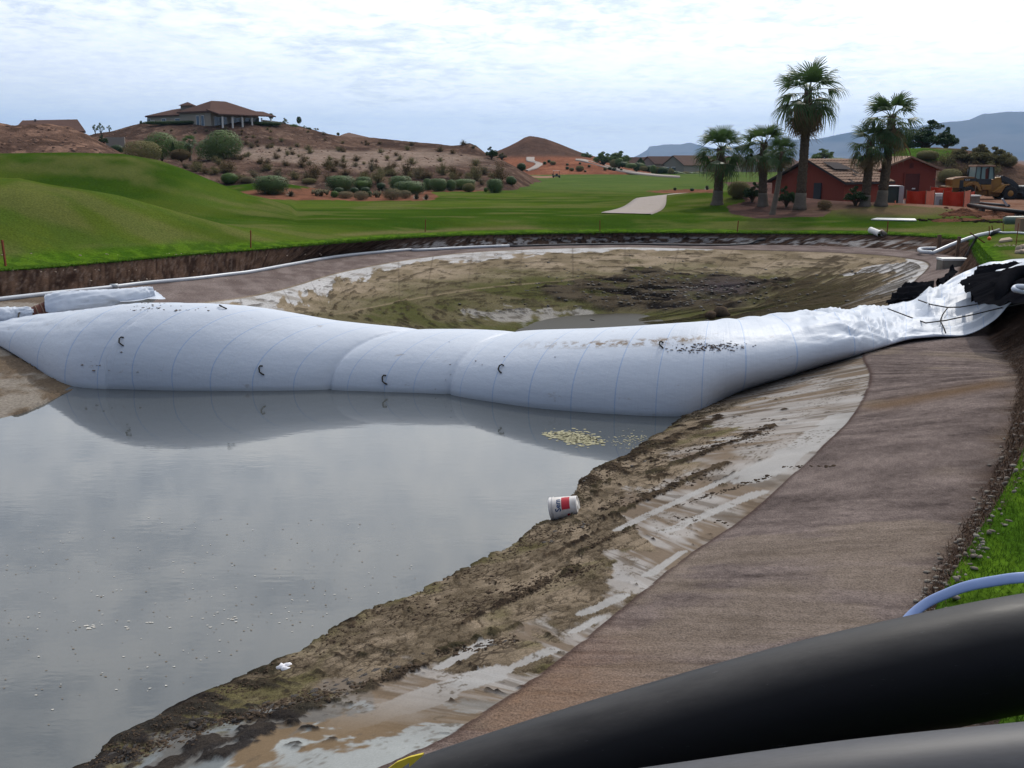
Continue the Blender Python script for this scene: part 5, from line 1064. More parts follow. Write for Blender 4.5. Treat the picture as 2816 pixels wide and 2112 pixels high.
for sx, y0, y1, w_, k, d, m, lb in (
 (262, 366, 338, 20, 'sparse', 150, M_leaf_m, 'sparse little tree, leftmost on the skyline beside the tile roof'), (278, 368, 332, 26, 'sparse', 150, M_leaf_m, 'sparse little tree, middle of three on the left skyline'), (301, 362, 341, 16, 'sparse', 150, M_leaf_m, 'sparse little tree, rightmost of three on the left skyline'),
 (388, 348, 330, 9, 'cactus', 176, M_leaf_d, 'cactus at the left corner of the hilltop house'), (746, 338, 311, 14, 'lolly', 176, M_leaf_d, 'small dark tree right of the hilltop house'), (782, 347, 320, 24, 'sparse', 176, M_leaf_m, 'sparse shrub tree on the crest right of the hilltop house'),
 (823, 353, 320, 14, 'lolly', 176, M_leaf_d, 'lollipop shaped tree standing alone on the crest'), (808, 356, 341, 26, 'round', 175, M_leaf_m, 'green bush on the crest beside the lollipop tree'), (838, 356, 343, 16, 'sparse', 176, M_leaf_m, 'pale shrub on the crest right of the lollipop tree'), (849, 358, 350, 16, 'round', 176, M_leaf_d, 'small dark ball bush on the crest'), (869, 362, 345, 16, 'sparse', 176, M_leaf_o, 'thin pale shrub on the descending crest'),
 (930, 372, 364, 9, 'round', 186, M_leaf_d, 'small bush left of the grey hip roof'), (1040, 394, 386, 14, 'sparse', 178, M_leaf_d, 'small shrub, first right of the grey hip roof'), (1060, 396, 388, 18, 'sparse', 178, M_leaf_d, 'small shrub above the dark red wall'), (1095, 400, 391, 20, 'sparse', 178, M_leaf_m, 'green shrub above the right end of the red wall'), (1135, 401, 391, 22, 'sparse', 178, M_leaf_s, 'grey shrub on the skyline past the red wall'),
 (1658, 458, 409, 56, 'mesquite', 268, M_leaf_m, 'broad tree, left of the pair beside the gabled houses'), (1702, 460, 407, 62, 'mesquite', 266, M_leaf_m, 'broad tree, right of the pair beside the gabled houses'), (1612, 440, 415, 34, 'mesquite', 300, M_leaf_m, 'pale tree behind the crest of the far path'),
 (1761, 466, 433, 26, 'cypress', 280, M_leaf_d, 'conical dark tree in front of the gabled houses'), (2260, 446, 401, 78, 'sparse', 190, M_leaf_m, 'airy pale tree behind the red roofed shed'), (2262, 446, 410, 60, 'mesquite', 192, M_leaf_m, 'low crown behind the airy pale tree'),
 (2545, 414, 325, 128, 'mesquite', 128, M_leaf_d, 'large dark green tree on the grass topped mound'), (2600, 414, 345, 60, 'mesquite', 129, M_leaf_d, 'smaller crown at the right of the large mound tree'), (2500, 418, 370, 60, 'mesquite', 127, M_leaf_d, 'lower crown at the left of the large mound tree'),
 (2600, 466, 410, 80, 'scrub', 119, M_leaf_o, 'leftmost shrub of the thicket on the mound'), (2640, 462, 396, 90, 'mesquite', 120, M_leaf_o, 'second shrub of the thicket on the mound'), (2690, 462, 388, 96, 'mesquite', 120, M_leaf_o, 'tallest shrub of the thicket on the mound'), (2738, 462, 396, 84, 'mesquite', 120, M_leaf_o, 'rightmost tall shrub of the thicket on the mound'), (2770, 458, 425, 50, 'round', 121, M_leaf_o, 'low shrub where the mound slopes to the right edge'),
 (2660, 490, 440, 90, 'scrub', 116, M_leaf_b, 'brown shrub low on the mound above the loader'), (2610, 505, 462, 66, 'round', 112, M_leaf_o, 'olive shrub just right of the gabled building'), (2550, 440, 412, 60, 'round', 120, M_leaf_o, 'low shrub on the mound behind the gable apex'), (2720, 480, 440, 60, 'scrub', 116, M_leaf_o, 'olive shrub on the mound above the loader arm')):
    plant(k, m, sx, y0, w_, y0 - y1, lb, 'tree' if k in ('mesquite', 'sparse', 'lolly', 'cypress') else 'bush', {'mesquite': 'tree', 'sparse': 'tree', 'lolly': 'tree', 'cypress': 'tree', 'cactus': 'cactus'}.get(k, 'bush'), None, d, sink=.06)
# low planting in front of the far houses
HB = 'bushes along the far path in front of the gabled houses'
rr3 = random.Random(5)
for i in range(26):
    sx = 1690 + i * 9.6 + rr3.uniform(-3, 3); f = (sx - 1700) / 240; base = 462 + 26 * min(1, max(0, f) * 1.5)
    plant('round', (M_leaf_o, M_leaf_m, M_leaf_d, M_leaf_m)[i % 4], sx, base + rr3.uniform(-5, 1), rr3.uniform(18, 34), rr3.uniform(12, 24), ('olive', 'green', 'dark', 'leafy green')[i % 4] + ' bush in the row before the far gabled houses, ' + ('left end' if i < 7 else 'left of middle' if i < 13 else 'right of middle' if i < 20 else 'right end'), group=HB, depth=246 + rr3.uniform(0, 12), variant=i % 2)
RG = 'small bushes on the orange gravel slope'
for sx, sy, w_, h_, m in ((1498, 452, 10, 8, M_leaf_d), (1510, 447, 10, 8, M_leaf_d), (1520, 453, 18, 10, M_leaf_o), (1560, 466, 10, 8, M_leaf_d), (1572, 470, 14, 9, M_leaf_o), (1594, 471, 24, 16, M_leaf_o), (1560, 455, 8, 6, M_leaf_d), (1595, 452, 7, 6, M_leaf_d), (1620, 460, 9, 7, M_leaf_d), (1664, 469, 10, 9, M_leaf_o), (1677, 467, 12, 8, M_leaf_d), (1689, 470, 13, 9, M_leaf_d), (1708, 471, 8, 8, M_leaf_d), (1609, 473, 8, 5, M_leaf_d)):
    plant('round', m, sx, sy, w_, h_, ('dark' if m is M_leaf_d else 'olive') + ' bush on the orange gravel slope, ' + ('far left' if sx < 1530 else 'left part' if sx < 1590 else 'middle' if sx < 1640 else 'right part') + (', upper' if sy < 461 else ', lower') + ' side', group=RG)
for sx, sy, w_, h_, k, m, lb in ((1434, 470, 26, 22, 'round', M_leaf_d, 'round bush on the grass left of the far golf cart'), (1408, 508, 26, 20, 'round', M_leaf_d, 'dark bush at the edge of the desert scrub'), (2030, 545, 62, 48, 'round', M_leaf_o, 'olive bush behind the left palms'), (2068, 556, 50, 58, 'mesquite', M_leaf_d, 'dark bush between the left palms'), (2162, 570, 48, 62, 'mesquite', M_leaf_d, 'dark bush against the red shed wall'), (2267, 577, 42, 28, 'dome', M_leaf_b, 'dry round bush before the red shed'),
    (2352, 566, 62, 58, 'mesquite', M_leaf_d, 'green bush at the foot of the right hand palms'), (1944, 522, 22, 18, 'agave', M_agave, 'reddish spiky plant beside the leftmost palm'), (1856, 524, 9, 9, 'round', M_leaf_d, 'tiny bush on the red strip by the path, left'), (1903, 526, 12, 9, 'round', M_leaf_d, 'tiny bush on the red strip by the path, right'), (2365, 452, 40, 24, 'hedge', M_leaf_h, 'clipped hedge bush behind the right hand palms'), (2300, 448, 50, 14, 'hedge', M_leaf_m, 'low clipped hedge behind the shed roof'), (2400, 450, 46, 20, 'hedge', M_leaf_m, 'clipped hedge on the slope left of the gable')):
    plant(k, m, sx, sy, w_, h_, lb, group=None, depth=None if sy > 455 else 118)
tag(o_ := plant('hedge', M_leaf_d, 520, 344, 245, 12, 'long low hedge running below the hilltop house', 'hedge', 'hedge', None, 172, rz=0.0)); o_.scale.y = 2
tag(o_ := plant('hedge', M_leaf_d, 716, 347, 116, 12, 'low hedge on the crest right of the hilltop house', 'hedge', 'hedge', None, 173, rz=0.0)); o_.scale.y = 2

# ---------------------------------------------------------------- palms
def frond_mesh(seed, droop, nl=20, dead=False, fan=1.0):
    r = random.Random(seed); mb = MB(); pl = .95; z = lambda x: -droop * x * x * .22
    mb.tube([(0, 0, 0), (pl * .5, 0, z(pl * .5)), (pl, 0, z(pl))], [.035, .022, .014], 4, cap=False)
    for i in range(nl):
        a = (i / (nl - 1) - .5) * 2 * (1.5 if not dead else 1.0) * fan; L_ = (.95 + .15 * math.cos(a)) * r.uniform(.85, 1.1); d = Vector((math.cos(a), math.sin(a), 0)); s_ = Vector((-math.sin(a), math.cos(a), 0)); b_ = Vector((pl, 0, z(pl)))
        w0, w1 = .030, .040; m1 = L_ * .5; m2 = L_ * .8; f = .12 * abs(a)
        p1 = b_ + d * m1 + Vector((0, 0, -f * .4 - droop * .10)); p2 = b_ + d * m2 + Vector((0, 0, -f - droop * .33)); p3 = b_ + d * L_ * .93 + Vector((0, 0, -f - droop * r.uniform(.55, .95))) + s_ * r.uniform(-.05, .05)
        mb.add([b_ - s_ * w0 * .4, b_ + s_ * w0 * .4, p1 + s_ * w1, p1 - s_ * w1, p2 + s_ * w1 * .6, p2 - s_ * w1 * .6, p3], [(0, 1, 2, 3), (3, 2, 4, 5), (5, 4, 6)])
    return mb.mesh('frond')
FR = [frond_mesh(1, .35), frond_mesh(2, .8), frond_mesh(3, 1.3)]; FD = [frond_mesh(4, 1.2, 16, True, .8), frond_mesh(5, 1.7, 14, True, .6)]
for m in FR: m.materials.append(M_frond)
for m in FD: m.materials.append(M_dead)
def palm(base, crown, R_, rt, lab, ngreen, ndead, seed, depth=None, boots=True, smooth_to=.25):
    r = random.Random(seed); p = Q(base[0], base[1], depth) if depth else hit(*base)[0]; h = (base[1] - crown[1]) / (2.75 * F) * p.y; dx = (crown[0] - base[0]) / (2.75 * F) * p.y; rad = sz(p, R_); tr = sz(p, rt)
    e = empty('palm_tree', p, lab, 'palm tree', 'fan palms around the red buildings')
    N_ = 26; P_ = []; R2 = []
    for i in range(N_ + 1):
        f = i / N_; bend = math.sin(f * math.pi) * dx * .15; P_.append(Vector((dx * f + bend, 0, h * f - .1))); R2.append(tr * (1.0 + .45 * math.exp(-f * 14) - .25 * f * (1 if boots else .2)) * (1 + .04 * math.sin(i * 2.1)))
    k = int(N_ * smooth_to); MB().tube(P_[:k + 1], R2[:k + 1], 18).build('lower_trunk', M_trunkg, e, True)
    MB().tube(P_[k:], [q * .93 for q in R2[k:]], 16).build('trunk', M_trunk, e, True)
    if boots:
        mb = MB(); n_ = int(h * (1 - smooth_to) * 26)
        for i in range(n_):
            f = smooth_to + (1 - smooth_to) * i / n_; a = i * 2.4 + r.uniform(-.2, .2); c = P_[min(N_, int(f * N_))].lerp(P_[min(N_, int(f * N_) + 1)], f * N_ % 1); rd = np.interp(f * N_, range(N_ + 1), R2) * .9
            o_ = Vector((math.cos(a), math.sin(a), 0)); s_ = Vector((-math.sin(a), math.cos(a), 0)) * tr * .28; L_ = r.uniform(.10, .24) * (1.3 if r.random() < .2 else 1)
            q = c + o_ * rd; mb.add([q - s_, q + s_, q + s_ * .5 + o_ * .05 + Vector((0, 0, L_)), q - s_ * .5 + o_ * .05 + Vector((0, 0, L_)), q - o_ * .05 + Vector((0, 0, L_ * .7))], [(0, 1, 2, 3), (0, 3, 4), (1, 4, 2)])
        o = mb.build('leaf_bases', M_trunk, e)
    top = P_[-1]; s0 = rad / 1.85
    def put(me, el, az, s_):
        o = link('frond', me, None, e); o.location = top + Vector((0, 0, r.uniform(-.25, .05) * s0)); o.rotation_mode = 'QUATERNION'
        o.rotation_quaternion = Quaternion((0, 0, 1), az) @ Quaternion((0, 1, 0), -el) @ Quaternion((1, 0, 0), r.uniform(-.5, .5)); o.scale = (s_,) * 3
    for i in range(ngreen):
        f = (i + .5) / ngreen; el = math.radians(lerp(82, -32, f ** .85) + r.uniform(-8, 8)); put(FR[0 if f < .4 else (1 if f < .75 else 2)], el, i * 2.4 + r.uniform(-.3, .3), s0 * r.uniform(.88, 1.08))
    for i in range(ndead): put(FD[i % 2], math.radians(r.uniform(-74, -24)), i * 2.4 + r.uniform(-.5, .5), s0 * r.uniform(.8, 1.05))
    return e
palm((2199, 576), (2204, 262), 94, 14, 'tallest fan palm, with hanging dead fronds, before the red shed', 26, 22, 1, smooth_to=.16)
palm((1972, 562), (1976, 412), 76, 14, 'leftmost stocky fan palm beside the cart path', 25, 4, 2, smooth_to=.28)
palm((2098, 566), (2092, 398), 72, 12.5, 'second palm from the left with full crown', 25, 5, 3, smooth_to=.26)
palm((2123, 590), (2142, 418), 46, 7, 'slender pale trunked palm leaning beside the tallest one', 26, 4, 4, boots=False, smooth_to=.7)
palm((2422, 566), (2434, 328), 82, 14, 'tall fan palm right of the red shed', 24, 8, 5, smooth_to=.2)
palm((2378, 566), (2382, 392), 66, 13, 'shorter palm just left of the tall right hand one', 20, 10, 6, smooth_to=.22)
palm((524, 440), (524, 388), 22, 3.5, 'small palm among the trees below the hilltop house', 20, 3, 7, depth=127, smooth_to=.3)
# ================================================================ BUILDINGS
def tiles(mb, a, b, c, d, nu, nv, lift=.03):   # a-b eave, d-c ridge: courses of barrel tiles
    a, b, c, d = map(Vector, (a, b, c, d)); n = (b - a).cross(d - a).normalized(); n = n if n.z > 0 else -n
    for i in range(nu):
        for j in range(nv):
            if random.random() < .02: continue
            def pt(u, v): return a.lerp(b, u).lerp(d.lerp(c, u), v)
            u0, u1 = i / nu + .04 / nu, (i + .96) / nu; v0, v1 = j / nv, (j + 1.12) / nv; v1 = min(v1, 1)
            q = [pt(u0, v0), pt((u0 + u1) / 2, v0) + n * lift * 2.2, pt(u1, v0), pt(u1, v1), pt((u0 + u1) / 2, v1) + n * lift, pt(u0, v1)]; o_ = n * lift * 1.2
            mb.add([q[0] + o_, q[1] + o_, q[2] + o_, q[3], q[4], q[5]], [(0, 1, 4, 5), (1, 2, 3, 4), (0, 2, 1)])
def gable(name, c, ux, uy, Wd, Dp, ze, zr, zb, mw_, mr, label, cat, over=.35, tile=None, th=.15):
    # c: centre of the gable wall on the ground; ux along the gable wall, uy into the building
    ux = Vector((*ux, 0)).normalized(); uy = Vector((*uy, 0)).normalized(); e = empty(name, c, label, cat); c = Vector((c[0], c[1], 0))
    def pt(x, y, z): return c + ux * x + uy * y + Vector((0, 0, z))
    prof = [(-Wd / 2, zb), (Wd / 2, zb), (Wd / 2, ze), (0, zr), (-Wd / 2, ze)]
    mb = MB(); mb.prism([pt(x, 0, z) for x, z in prof], uy * Dp); child(mb, 'wall', mw_, e)
    sl = (zr - ze) / (Wd / 2)
    for s_ in (-1, 1):
        x1 = s_ * (Wd / 2 + over); z1 = ze - sl * over; mb = MB(); q = [pt(x1, -over, z1 + .03), pt(x1, Dp + over, z1 + .03), pt(0, Dp + over, zr + .03), pt(0, -over, zr + .03)]
        mb.prism(q, (0, 0, th)); r_ = child(mb, 'roof', mr, e)
        if tile:
            tm_ = MB(); up = Vector((0, 0, th)); tiles(tm_, q[0] + up, q[1] + up, q[2] + up, q[3] + up, *tile); o = tm_.build('roof_tiles', M_tile, r_); o['kind'] = 'stuff'; o.matrix_parent_inverse = Matrix.Identity(4)
    return e, pt
# red shed with stripped tiles
cx, cy = (25.4 + 21.3) / 2, 83.0
sh, spt = gable('red_shed', (cx, cy, .1), (4.1, -6), (6, 4.1), 7.2, 5.4, 2.0, 3.62, -.6, M_red, M_under, 'low dark red shed with clay tile roof behind the tallest palm', 'shed', .35, (16, 9))
sh.location = (cx, cy, 0)
child(MB().box(spt(1.1, -.06, 1.1), (.7, .08, 1.5), Matrix.Rotation(math.atan2(-6, 4.1), 3, 'Z')), 'shutter', M_blk, sh)
mb = MB(); q = [spt(1.0, .5, 3.62 - .45 + .27), spt(2.2, .5, 3.62 - .99 + .27), spt(2.3, 2.6, 3.62 - 1.03 + .27), spt(1.1, 2.2, 3.62 - .5 + .27)]; mb.prism(q, (0, 0, .03)); child(mb, 'bare_underlay', M_under, sh)
c0_ = Q(2495, 540, 90); g2, gpt = gable('red_building', (c0_.x, 90, .1), (1, -.06), (.06, 1), 4.5, 7, 2.95, 3.86, -.5, M_red, M_tile, 'red stucco gabled building with dark door beside the loader', 'building', .42)
g2.location = (c0_.x, 90, 0)
child(MB().box(gpt(.28, -.03, 1.15), (1.22, .08, 2.6)), 'door', M_door, g2, bevel=.01)
fr_ = MB()
for x in (-.37, .93): fr_.box(gpt(x, -.05, 1.15), (.08, .14, 2.68))
fr_.box(gpt(.28, -.05, 2.5), (1.38, .14, .08)); child(fr_, 'door_frame', M_red, g2)
child(MB().box(gpt(.45, -.09, 1.2), (.28, .02, .1)), 'door_sign', M_white, g2)
mb = MB()
for i in range(6): mb.box(gpt(.16, -.05, 2.95 + .07 * i), (.30, .07, .035))
child(mb, 'gable_vent', M_door, g2)
child(MB().box(gpt(2.0, -.45, 2.0), (.1, .1, .1)), 'lamp', M_blk, g2)
# far houses with gables
def house_px(sx0, sx1, sy_e, sy_r, sy_b, d, dp, label, m=M_stucco2, mr=M_roof2, yaw=.55, win=None):
    a, b_ = Q(sx0, sy_e, d), Q(sx1, sy_e, d); zr = Q(sx0, sy_r, d).z; zb = Q(sx0, sy_b, d).z
    e, pt = gable('house', ((a.x + b_.x) / 2, d, zb), (math.cos(-yaw * .25), math.sin(-yaw * .25)), (math.sin(yaw), math.cos(yaw)), b_.x - a.x, dp, a.z, zr, zb - 1, m, mr, label, 'house', .5); e.location = ((a.x + b_.x) / 2, d, 0)
    if win:
        for (x, z, w_, h_) in win:
            f = child(MB().box(pt(x, -.04, z), (w_ + .3, .1, h_ + .3)), 'window', M_white, e); g = MB().box(pt(x, -.10, z), (w_, .06, h_)).build('pane', M_glass, f); g.matrix_parent_inverse = Matrix.Identity(4)
    return e
house_px(1700, 1726, 450, 434, 475, 306, 14, 'far house, leftmost roof behind the broad trees', yaw=1.1)
house_px(1766, 1800, 450, 434, 478, 300, 14, 'far grey gabled house, second from the left', yaw=1.15, win=[(0, 1.2, 1.2, 1.0)])
house_px(1826, 1880, 456, 433, 480, 296, 12, 'far grey gabled house with dark window, nearest of the row', yaw=1.0, win=[(.2, 1.0, 1.5, 1.1), (-1.6, 1.0, .8, 1.0)])
house_px(1908, 1948, 456, 436, 480, 304, 14, 'far pale gabled house behind the leftmost palm', m=M_stucco, yaw=1.1)
house_px(2040, 2100, 462, 440, 480, 300, 14, 'far grey roofed house glimpsed between the left palms', yaw=1.1)
house_px(2225, 2330, 458, 436, 470, 210, 12, 'low grey roofed house behind the shed roof', yaw=1.0)
house_px(2790, 2880, 470, 451, 480, 190, 10, 'brown roof peeking over the mound at the right edge', yaw=.9)
house_px(-160, 232, 366, 333, 372, 120, 12, 'pale house with long brown roof behind the rubble mound', m=M_stucco, mr=M_roof, yaw=.1)
# the long roof at the left is seen side-on: give it a ridge parallel to the picture
e = bpy.data.objects['house.007'] if 'house.007' in bpy.data.objects else None
if e:
    for c_ in list(e.children): bpy.data.objects.remove(c_)
    a, b_, r0, r1 = Q(40, 360, 116), Q(236, 366, 116), Q(62, 336, 122), Q(213, 333, 122)
    mb = MB(); mb.prism([a - Vector((0, 0, .0)), b_, r1, r0], (0, 0, .2)); child(mb, 'roof', M_roof, e)
    bk0, bk1 = a + Vector((-5.4, 12, 0)), b_ + Vector((-5.4, 12, 0)); child(MB().prism([bk0, bk1, r1, r0], (0, 0, .2)), 'roof', M_roof, e)
    child(MB().prism([a + Vector((.5, .6, -.1)), b_ + Vector((-.5, .6, -.1)), b_ + Vector((-.5, .6, -3.5)), a + Vector((.5, .6, -3.5))], (-4.5, 10, 0)), 'wall', M_stucco, e)
    child(MB().prism([b_ + Vector((-.45, .6, -.1)), b_ + Vector((-5.3, 11, -.1)), r1 + Vector((0, 0, -.1))], (-.2, 0, 0)), 'gable_wall', M_stucco, e)
    child(MB().tube([Q(97, 337, 121), Q(97, 328, 121)], .12, 8), 'vent_pipe', M_blk, e)
def hip(name, eaves, ridge, zb, mw_, mr, label, cat='house', over=.6, th=.25):
    e = empty(name, (eaves[0] + eaves[2]) / 2, label, cat); c = (eaves[0] + eaves[1] + eaves[2] + eaves[3]) / 4
    w_ = [c + (p - c) * .94 for p in eaves]; child(MB().prism([Vector((p.x, p.y, zb)) for p in w_], (0, 0, eaves[0].z - zb + .02)), 'wall', mw_, e)
    vs = [tuple(p) for p in eaves] + [tuple(r) for r in ridge] + [tuple(p - Vector((0, 0, th))) for p in eaves]
    child(MB().add(vs, [(0, 1, 4), (1, 2, 5, 4), (2, 3, 5), (3, 0, 4, 5), (6, 9, 8, 7), (0, 6, 7, 1), (1, 7, 8, 2), (2, 8, 9, 3), (3, 9, 6, 0)]), 'roof', mr, e); return e
# hilltop house: hipped main block, lower wing to the left, little tower
ze_ = Q(577, 304, 168).z; cn = Q(577, 304, 168); l_ = Vector((-.8, .6, 0)); r_ = Vector((.6, .8, 0))
M_c = [cn, cn + r_ * 10.2, cn + r_ * 10.2 + l_ * 8.6, cn + l_ * 8.6]
zr_ = ze_ + 1.8; mid_ = (M_c[0] + M_c[2]) / 2
zb_ = Q(577, 341, 168).z - .6
E_h = hip('hilltop_house', [M_c[1], M_c[0], M_c[3], M_c[2]], [Vector((*(mid_ + r_ * 1.4).xy, zr_ - .0)), Vector((*(mid_ - r_ * 1.4).xy, zr_))], zb_, M_stucco, M_roof, 'large beige hilltop house with brown hipped roof and veranda', 'house')
wing = [cn + l_ * 8.2 + r_ * .8, cn + l_ * 18.6 + r_ * .8, cn + l_ * 18.6 + r_ * 8, cn + l_ * 8.2 + r_ * 8]
for v in wing: v.z = ze_ - .35
wm_ = (wing[0] + wing[2]) / 2
child(MB().prism([Vector(((wm_ + (p - wm_) * .94).x, (wm_ + (p - wm_) * .94).y, zb_)) for p in wing], (0, 0, ze_ - zb_ - .36)), 'wing_wall', M_stucco, E_h)
rg = [wm_ - l_ * 4.5, wm_ + l_ * 2.4]; vs = [tuple(p) for p in wing] + [(rg[0].x, rg[0].y, ze_ + 1.15), (rg[1].x, rg[1].y, ze_ + .75)] + [tuple(p - Vector((0, 0, .22))) for p in wing]
child(MB().add(vs, [(0, 1, 5, 4), (1, 2, 5), (2, 3, 4, 5), (3, 0, 4), (6, 9, 8, 7), (0, 6, 7, 1), (1, 7, 8, 2)]), 'wing_roof', M_roof, E_h)
tw_ = Q(517, 296, 178); tz = Q(517, 291, 178).z; sq = [tw_ + Vector((x * 1.25, y * 1.25, 0)) for x, y in ((-1, -1), (1, -1), (1, 1), (-1, 1))]
for v in sq: v.z = tz
to_w = child(MB().prism([Vector((tw_.x + (p.x - tw_.x) * .75, tw_.y + (p.y - tw_.y) * .75, tz - 1.8)) for p in sq], (0, 0, 1.8)), 'tower', M_stucco2, E_h)
o = MB().add([tuple(p) for p in sq] + [(tw_.x, tw_.y, tz + .62)], [(0, 1, 4), (1, 2, 4), (2, 3, 4), (3, 0, 4), (0, 3, 2, 1)]).build('tower_roof', M_roof, to_w); o.matrix_parent_inverse = Matrix.Identity(4)
def wallpt(o_, d_, s_, z, off=0.0): nrm = Vector((d_.y, -d_.x, 0)); nrm = nrm if nrm.y < 0 else -nrm; return Vector((*(o_ + d_ * s_ + nrm * off).xy, z))
def win_on(o_, d_, s_, z, w_, h_, off, name='window', split=1):
    rm = Matrix.Rotation(math.atan2(d_.y, d_.x), 3, 'Z'); f = child(MB().box(wallpt(o_, d_, s_, z, off), (w_ + .16, .08, h_ + .16), rm), name, M_white, E_h)
    for k in range(split):
        g = MB().box(wallpt(o_, d_, s_ - w_ / 2 + w_ * (k + .5) / split, z, off + .05), (w_ / split - .06, .04, h_), rm).build('pane', M_glass, f); g.matrix_parent_inverse = Matrix.Identity(4)
mainw0 = cn + (mid_ - cn) * .06
for s_, w_, h_ in ((2.0, .7, 1.5), (3.2, .7, 1.5)): win_on(mainw0, l_, s_, ze_ - 1.5, w_, h_, .06)
wg0 = wing[0] + (wm_ - wing[0]) * .06
for s_, w_, h_ in ((1.2, 1.4, 1.0), (5.0, 1.0, 1.1), (8.2, 1.0, .6), (9.2, .8, 1.2)): win_on(wg0, l_, s_, ze_ - 1.5, w_, h_, .08)
# veranda along the right-hand face: roof reaches out over columns
ro = [wallpt(cn, r_, s_, ze_ - .05, .0) for s_ in (-.3, 10.5)]
for i in range(6):
    s_ = .3 + i * 1.95; p = wallpt(cn, r_, s_, 0, 2.6); child(MB().box(Vector((p.x, p.y, (ze_ + zb_) / 2 - .5)), (.22, .22, ze_ - zb_ - .9)), 'column', M_white, E_h)
q = [wallpt(cn, r_, -.6, ze_ + .05, -.2), wallpt(cn, r_, 10.8, ze_ + .05, -.2), wallpt(cn, r_, 10.8, ze_ - .75, 3.0), wallpt(cn, r_, -.6, ze_ - .75, 3.0)]; child(MB().prism(q, (0, 0, .18)), 'veranda_roof', M_roof, E_h)
for s_, w_, sp in ((1.8, 2.4, 3), (4.8, 1.8, 2), (7.2, 1.2, 1), (9.0, 1.0, 1)): win_on(mainw0, r_, s_, ze_ - 1.75, w_, 1.7, .08, 'window', sp)
q0 = wallpt(cn, r_, 10.4, 0, 0); child(MB().prism([Vector((q0.x, q0.y, zb_)), Vector((q0.x + 3.4, q0.y + 2, zb_ - .3)), Vector((q0.x + 3.4, q0.y + 2, zb_ + 1.2)), Vector((q0.x, q0.y, ze_ - 1.1))], (0, .2, 0)), 'side_wall', M_stucco2, E_h)
ev = [Q(918, 379, 186), Q(1018, 387, 184), Q(1010, 383, 196), Q(925, 376, 196)]
for v in ev: v.z = ev[0].z
hip('house', [ev[1], ev[0], ev[3], ev[2]], [Vector((Q(962, 365, 190).x, 189, Q(962, 365, 190).z)), Vector((Q(945, 366, 190).x, 192, Q(945, 366, 190).z))], ev[0].z - 4, M_stucco2, M_roof2, 'house with grey brown hip roof sunk behind the hill crest')
tag(MB().box(Q(1073, 404, 172), (sz(Q(1073, 404, 172), 82), .3, sz(Q(1073, 404, 172), 17))).build('garden_wall', M_door), 'dark red boundary wall on the desert crest', 'wall')
tag(MB().box(Q(1136, 406, 173), (sz(Q(1136, 406, 173), 42), .3, sz(Q(1136, 406, 173), 11))).build('garden_wall', M_stucco2), 'grey boundary wall continuing right of the dark red wall', 'wall')
tag(MB().box(Q(318, 392, 150), (sz(Q(318, 392, 150), 50), .3, 1.5)).build('garden_wall', M_stucco2), 'grey wall between the rubble mound and the trees', 'wall')
tag(MB().prism([Q(345, 366, 172), Q(392, 350, 172), Q(392, 362, 172), Q(345, 378, 172)], (0, .3, 0)).build('garden_wall', M_stucco2), 'sloping grey wall left of the hilltop house', 'wall')

# ================================================================ CONSTRUCTION CORNER
GZ = .3
def netpanel(e, a, b_, z0, z1, m, name='net_panel', sag=.05):
    a, b_ = Vector(a), Vector(b_); n = 14; vs = []; 
    for i in range(n + 1):
        u = i / n; p = a.lerp(b_, u); s_ = sag * math.sin(u * math.pi * 3); vs += [(p.x + s_, p.y + s_, z0), (p.x + s_ * 1.5, p.y + s_ * 1.5, (z0 + z1) / 2), (p.x, p.y, z1 - sag * abs(math.sin(u * math.pi)))]
    me = MB().add(vs, [(3 * i + k, 3 * i + 3 + k, 3 * i + 4 + k, 3 * i + 1 + k) for i in range(n) for k in (0, 1)]); o = child(me, name, m, e); o.modifiers.new('thickness', 'SOLIDIFY').thickness = .012
def enclosure(px, label, y0=71.5):
    # px: list of (sx, sy_top, sy_bottom, depth)
    c = Q(px[0][0], px[0][2], px[0][3]); e = empty('safety_netting', (c.x, c.y, GZ), label, 'safety netting')
    for i, (a, b_) in enumerate(zip(px[:-1], px[1:])):
        A = Q(a[0], 500, a[3]); B_ = Q(b_[0], 500, b_[3]); zt = Q(a[0], a[1], a[3]).z; z0 = Q(a[0], a[2], a[3]).z
        netpanel(e, (A.x, A.y, 0), (B_.x, B_.y, 0), z0 - .1, zt, M_net if i % 2 == 0 else M_net2)
    for a in px:
        A = Q(a[0], 500, a[3]); zt = Q(a[0], a[1], a[3]).z; z0 = Q(a[0], a[2], a[3]).z; child(MB().tube([(A.x, A.y - .03, z0 - .4), (A.x, A.y - .03, zt + .06)], .025, 6), 'post', M_wood, e, True)
    return e
enclosure([(2495, 524, 570, 71.5), (2549, 525, 571, 71), (2573, 527, 571, 73.5)], 'red orange net fence panel in front of the gabled building')
enclosure([(2596, 526, 573, 71), (2655, 525, 574, 70.5), (2672, 527, 572, 73)], 'red orange net fence box left of the black pipeline')
enclosure([(2560, 514, 530, 79), (2620, 524, 536, 78)], 'sloping orange net strip behind the white cabinet')
enclosure([(2648, 528, 560, 77), (2684, 512, 545, 79)], 'orange net corner hanging in front of the loader')
def boxpx(sx0, sx1, sy0, sy1, d, dp, m, name, label, cat, bevel=.02, parts=None):
    a, b_ = Q(sx0, sy0, d), Q(sx1, sy1, d); c = Vector(((a.x + b_.x) / 2, d + dp / 2, (a.z + b_.z) / 2)); e = empty(name, (c.x, c.y, b_.z), label, cat)
    child(MB().box(c, (b_.x - a.x, dp, a.z - b_.z)), 'body', m, e, bevel=bevel); return e, a, b_
e, a, b_ = boxpx(2434, 2476, 513, 568, 74, 1.3, M_green, 'container', 'dark green metal container beside the right hand palms', 'container')
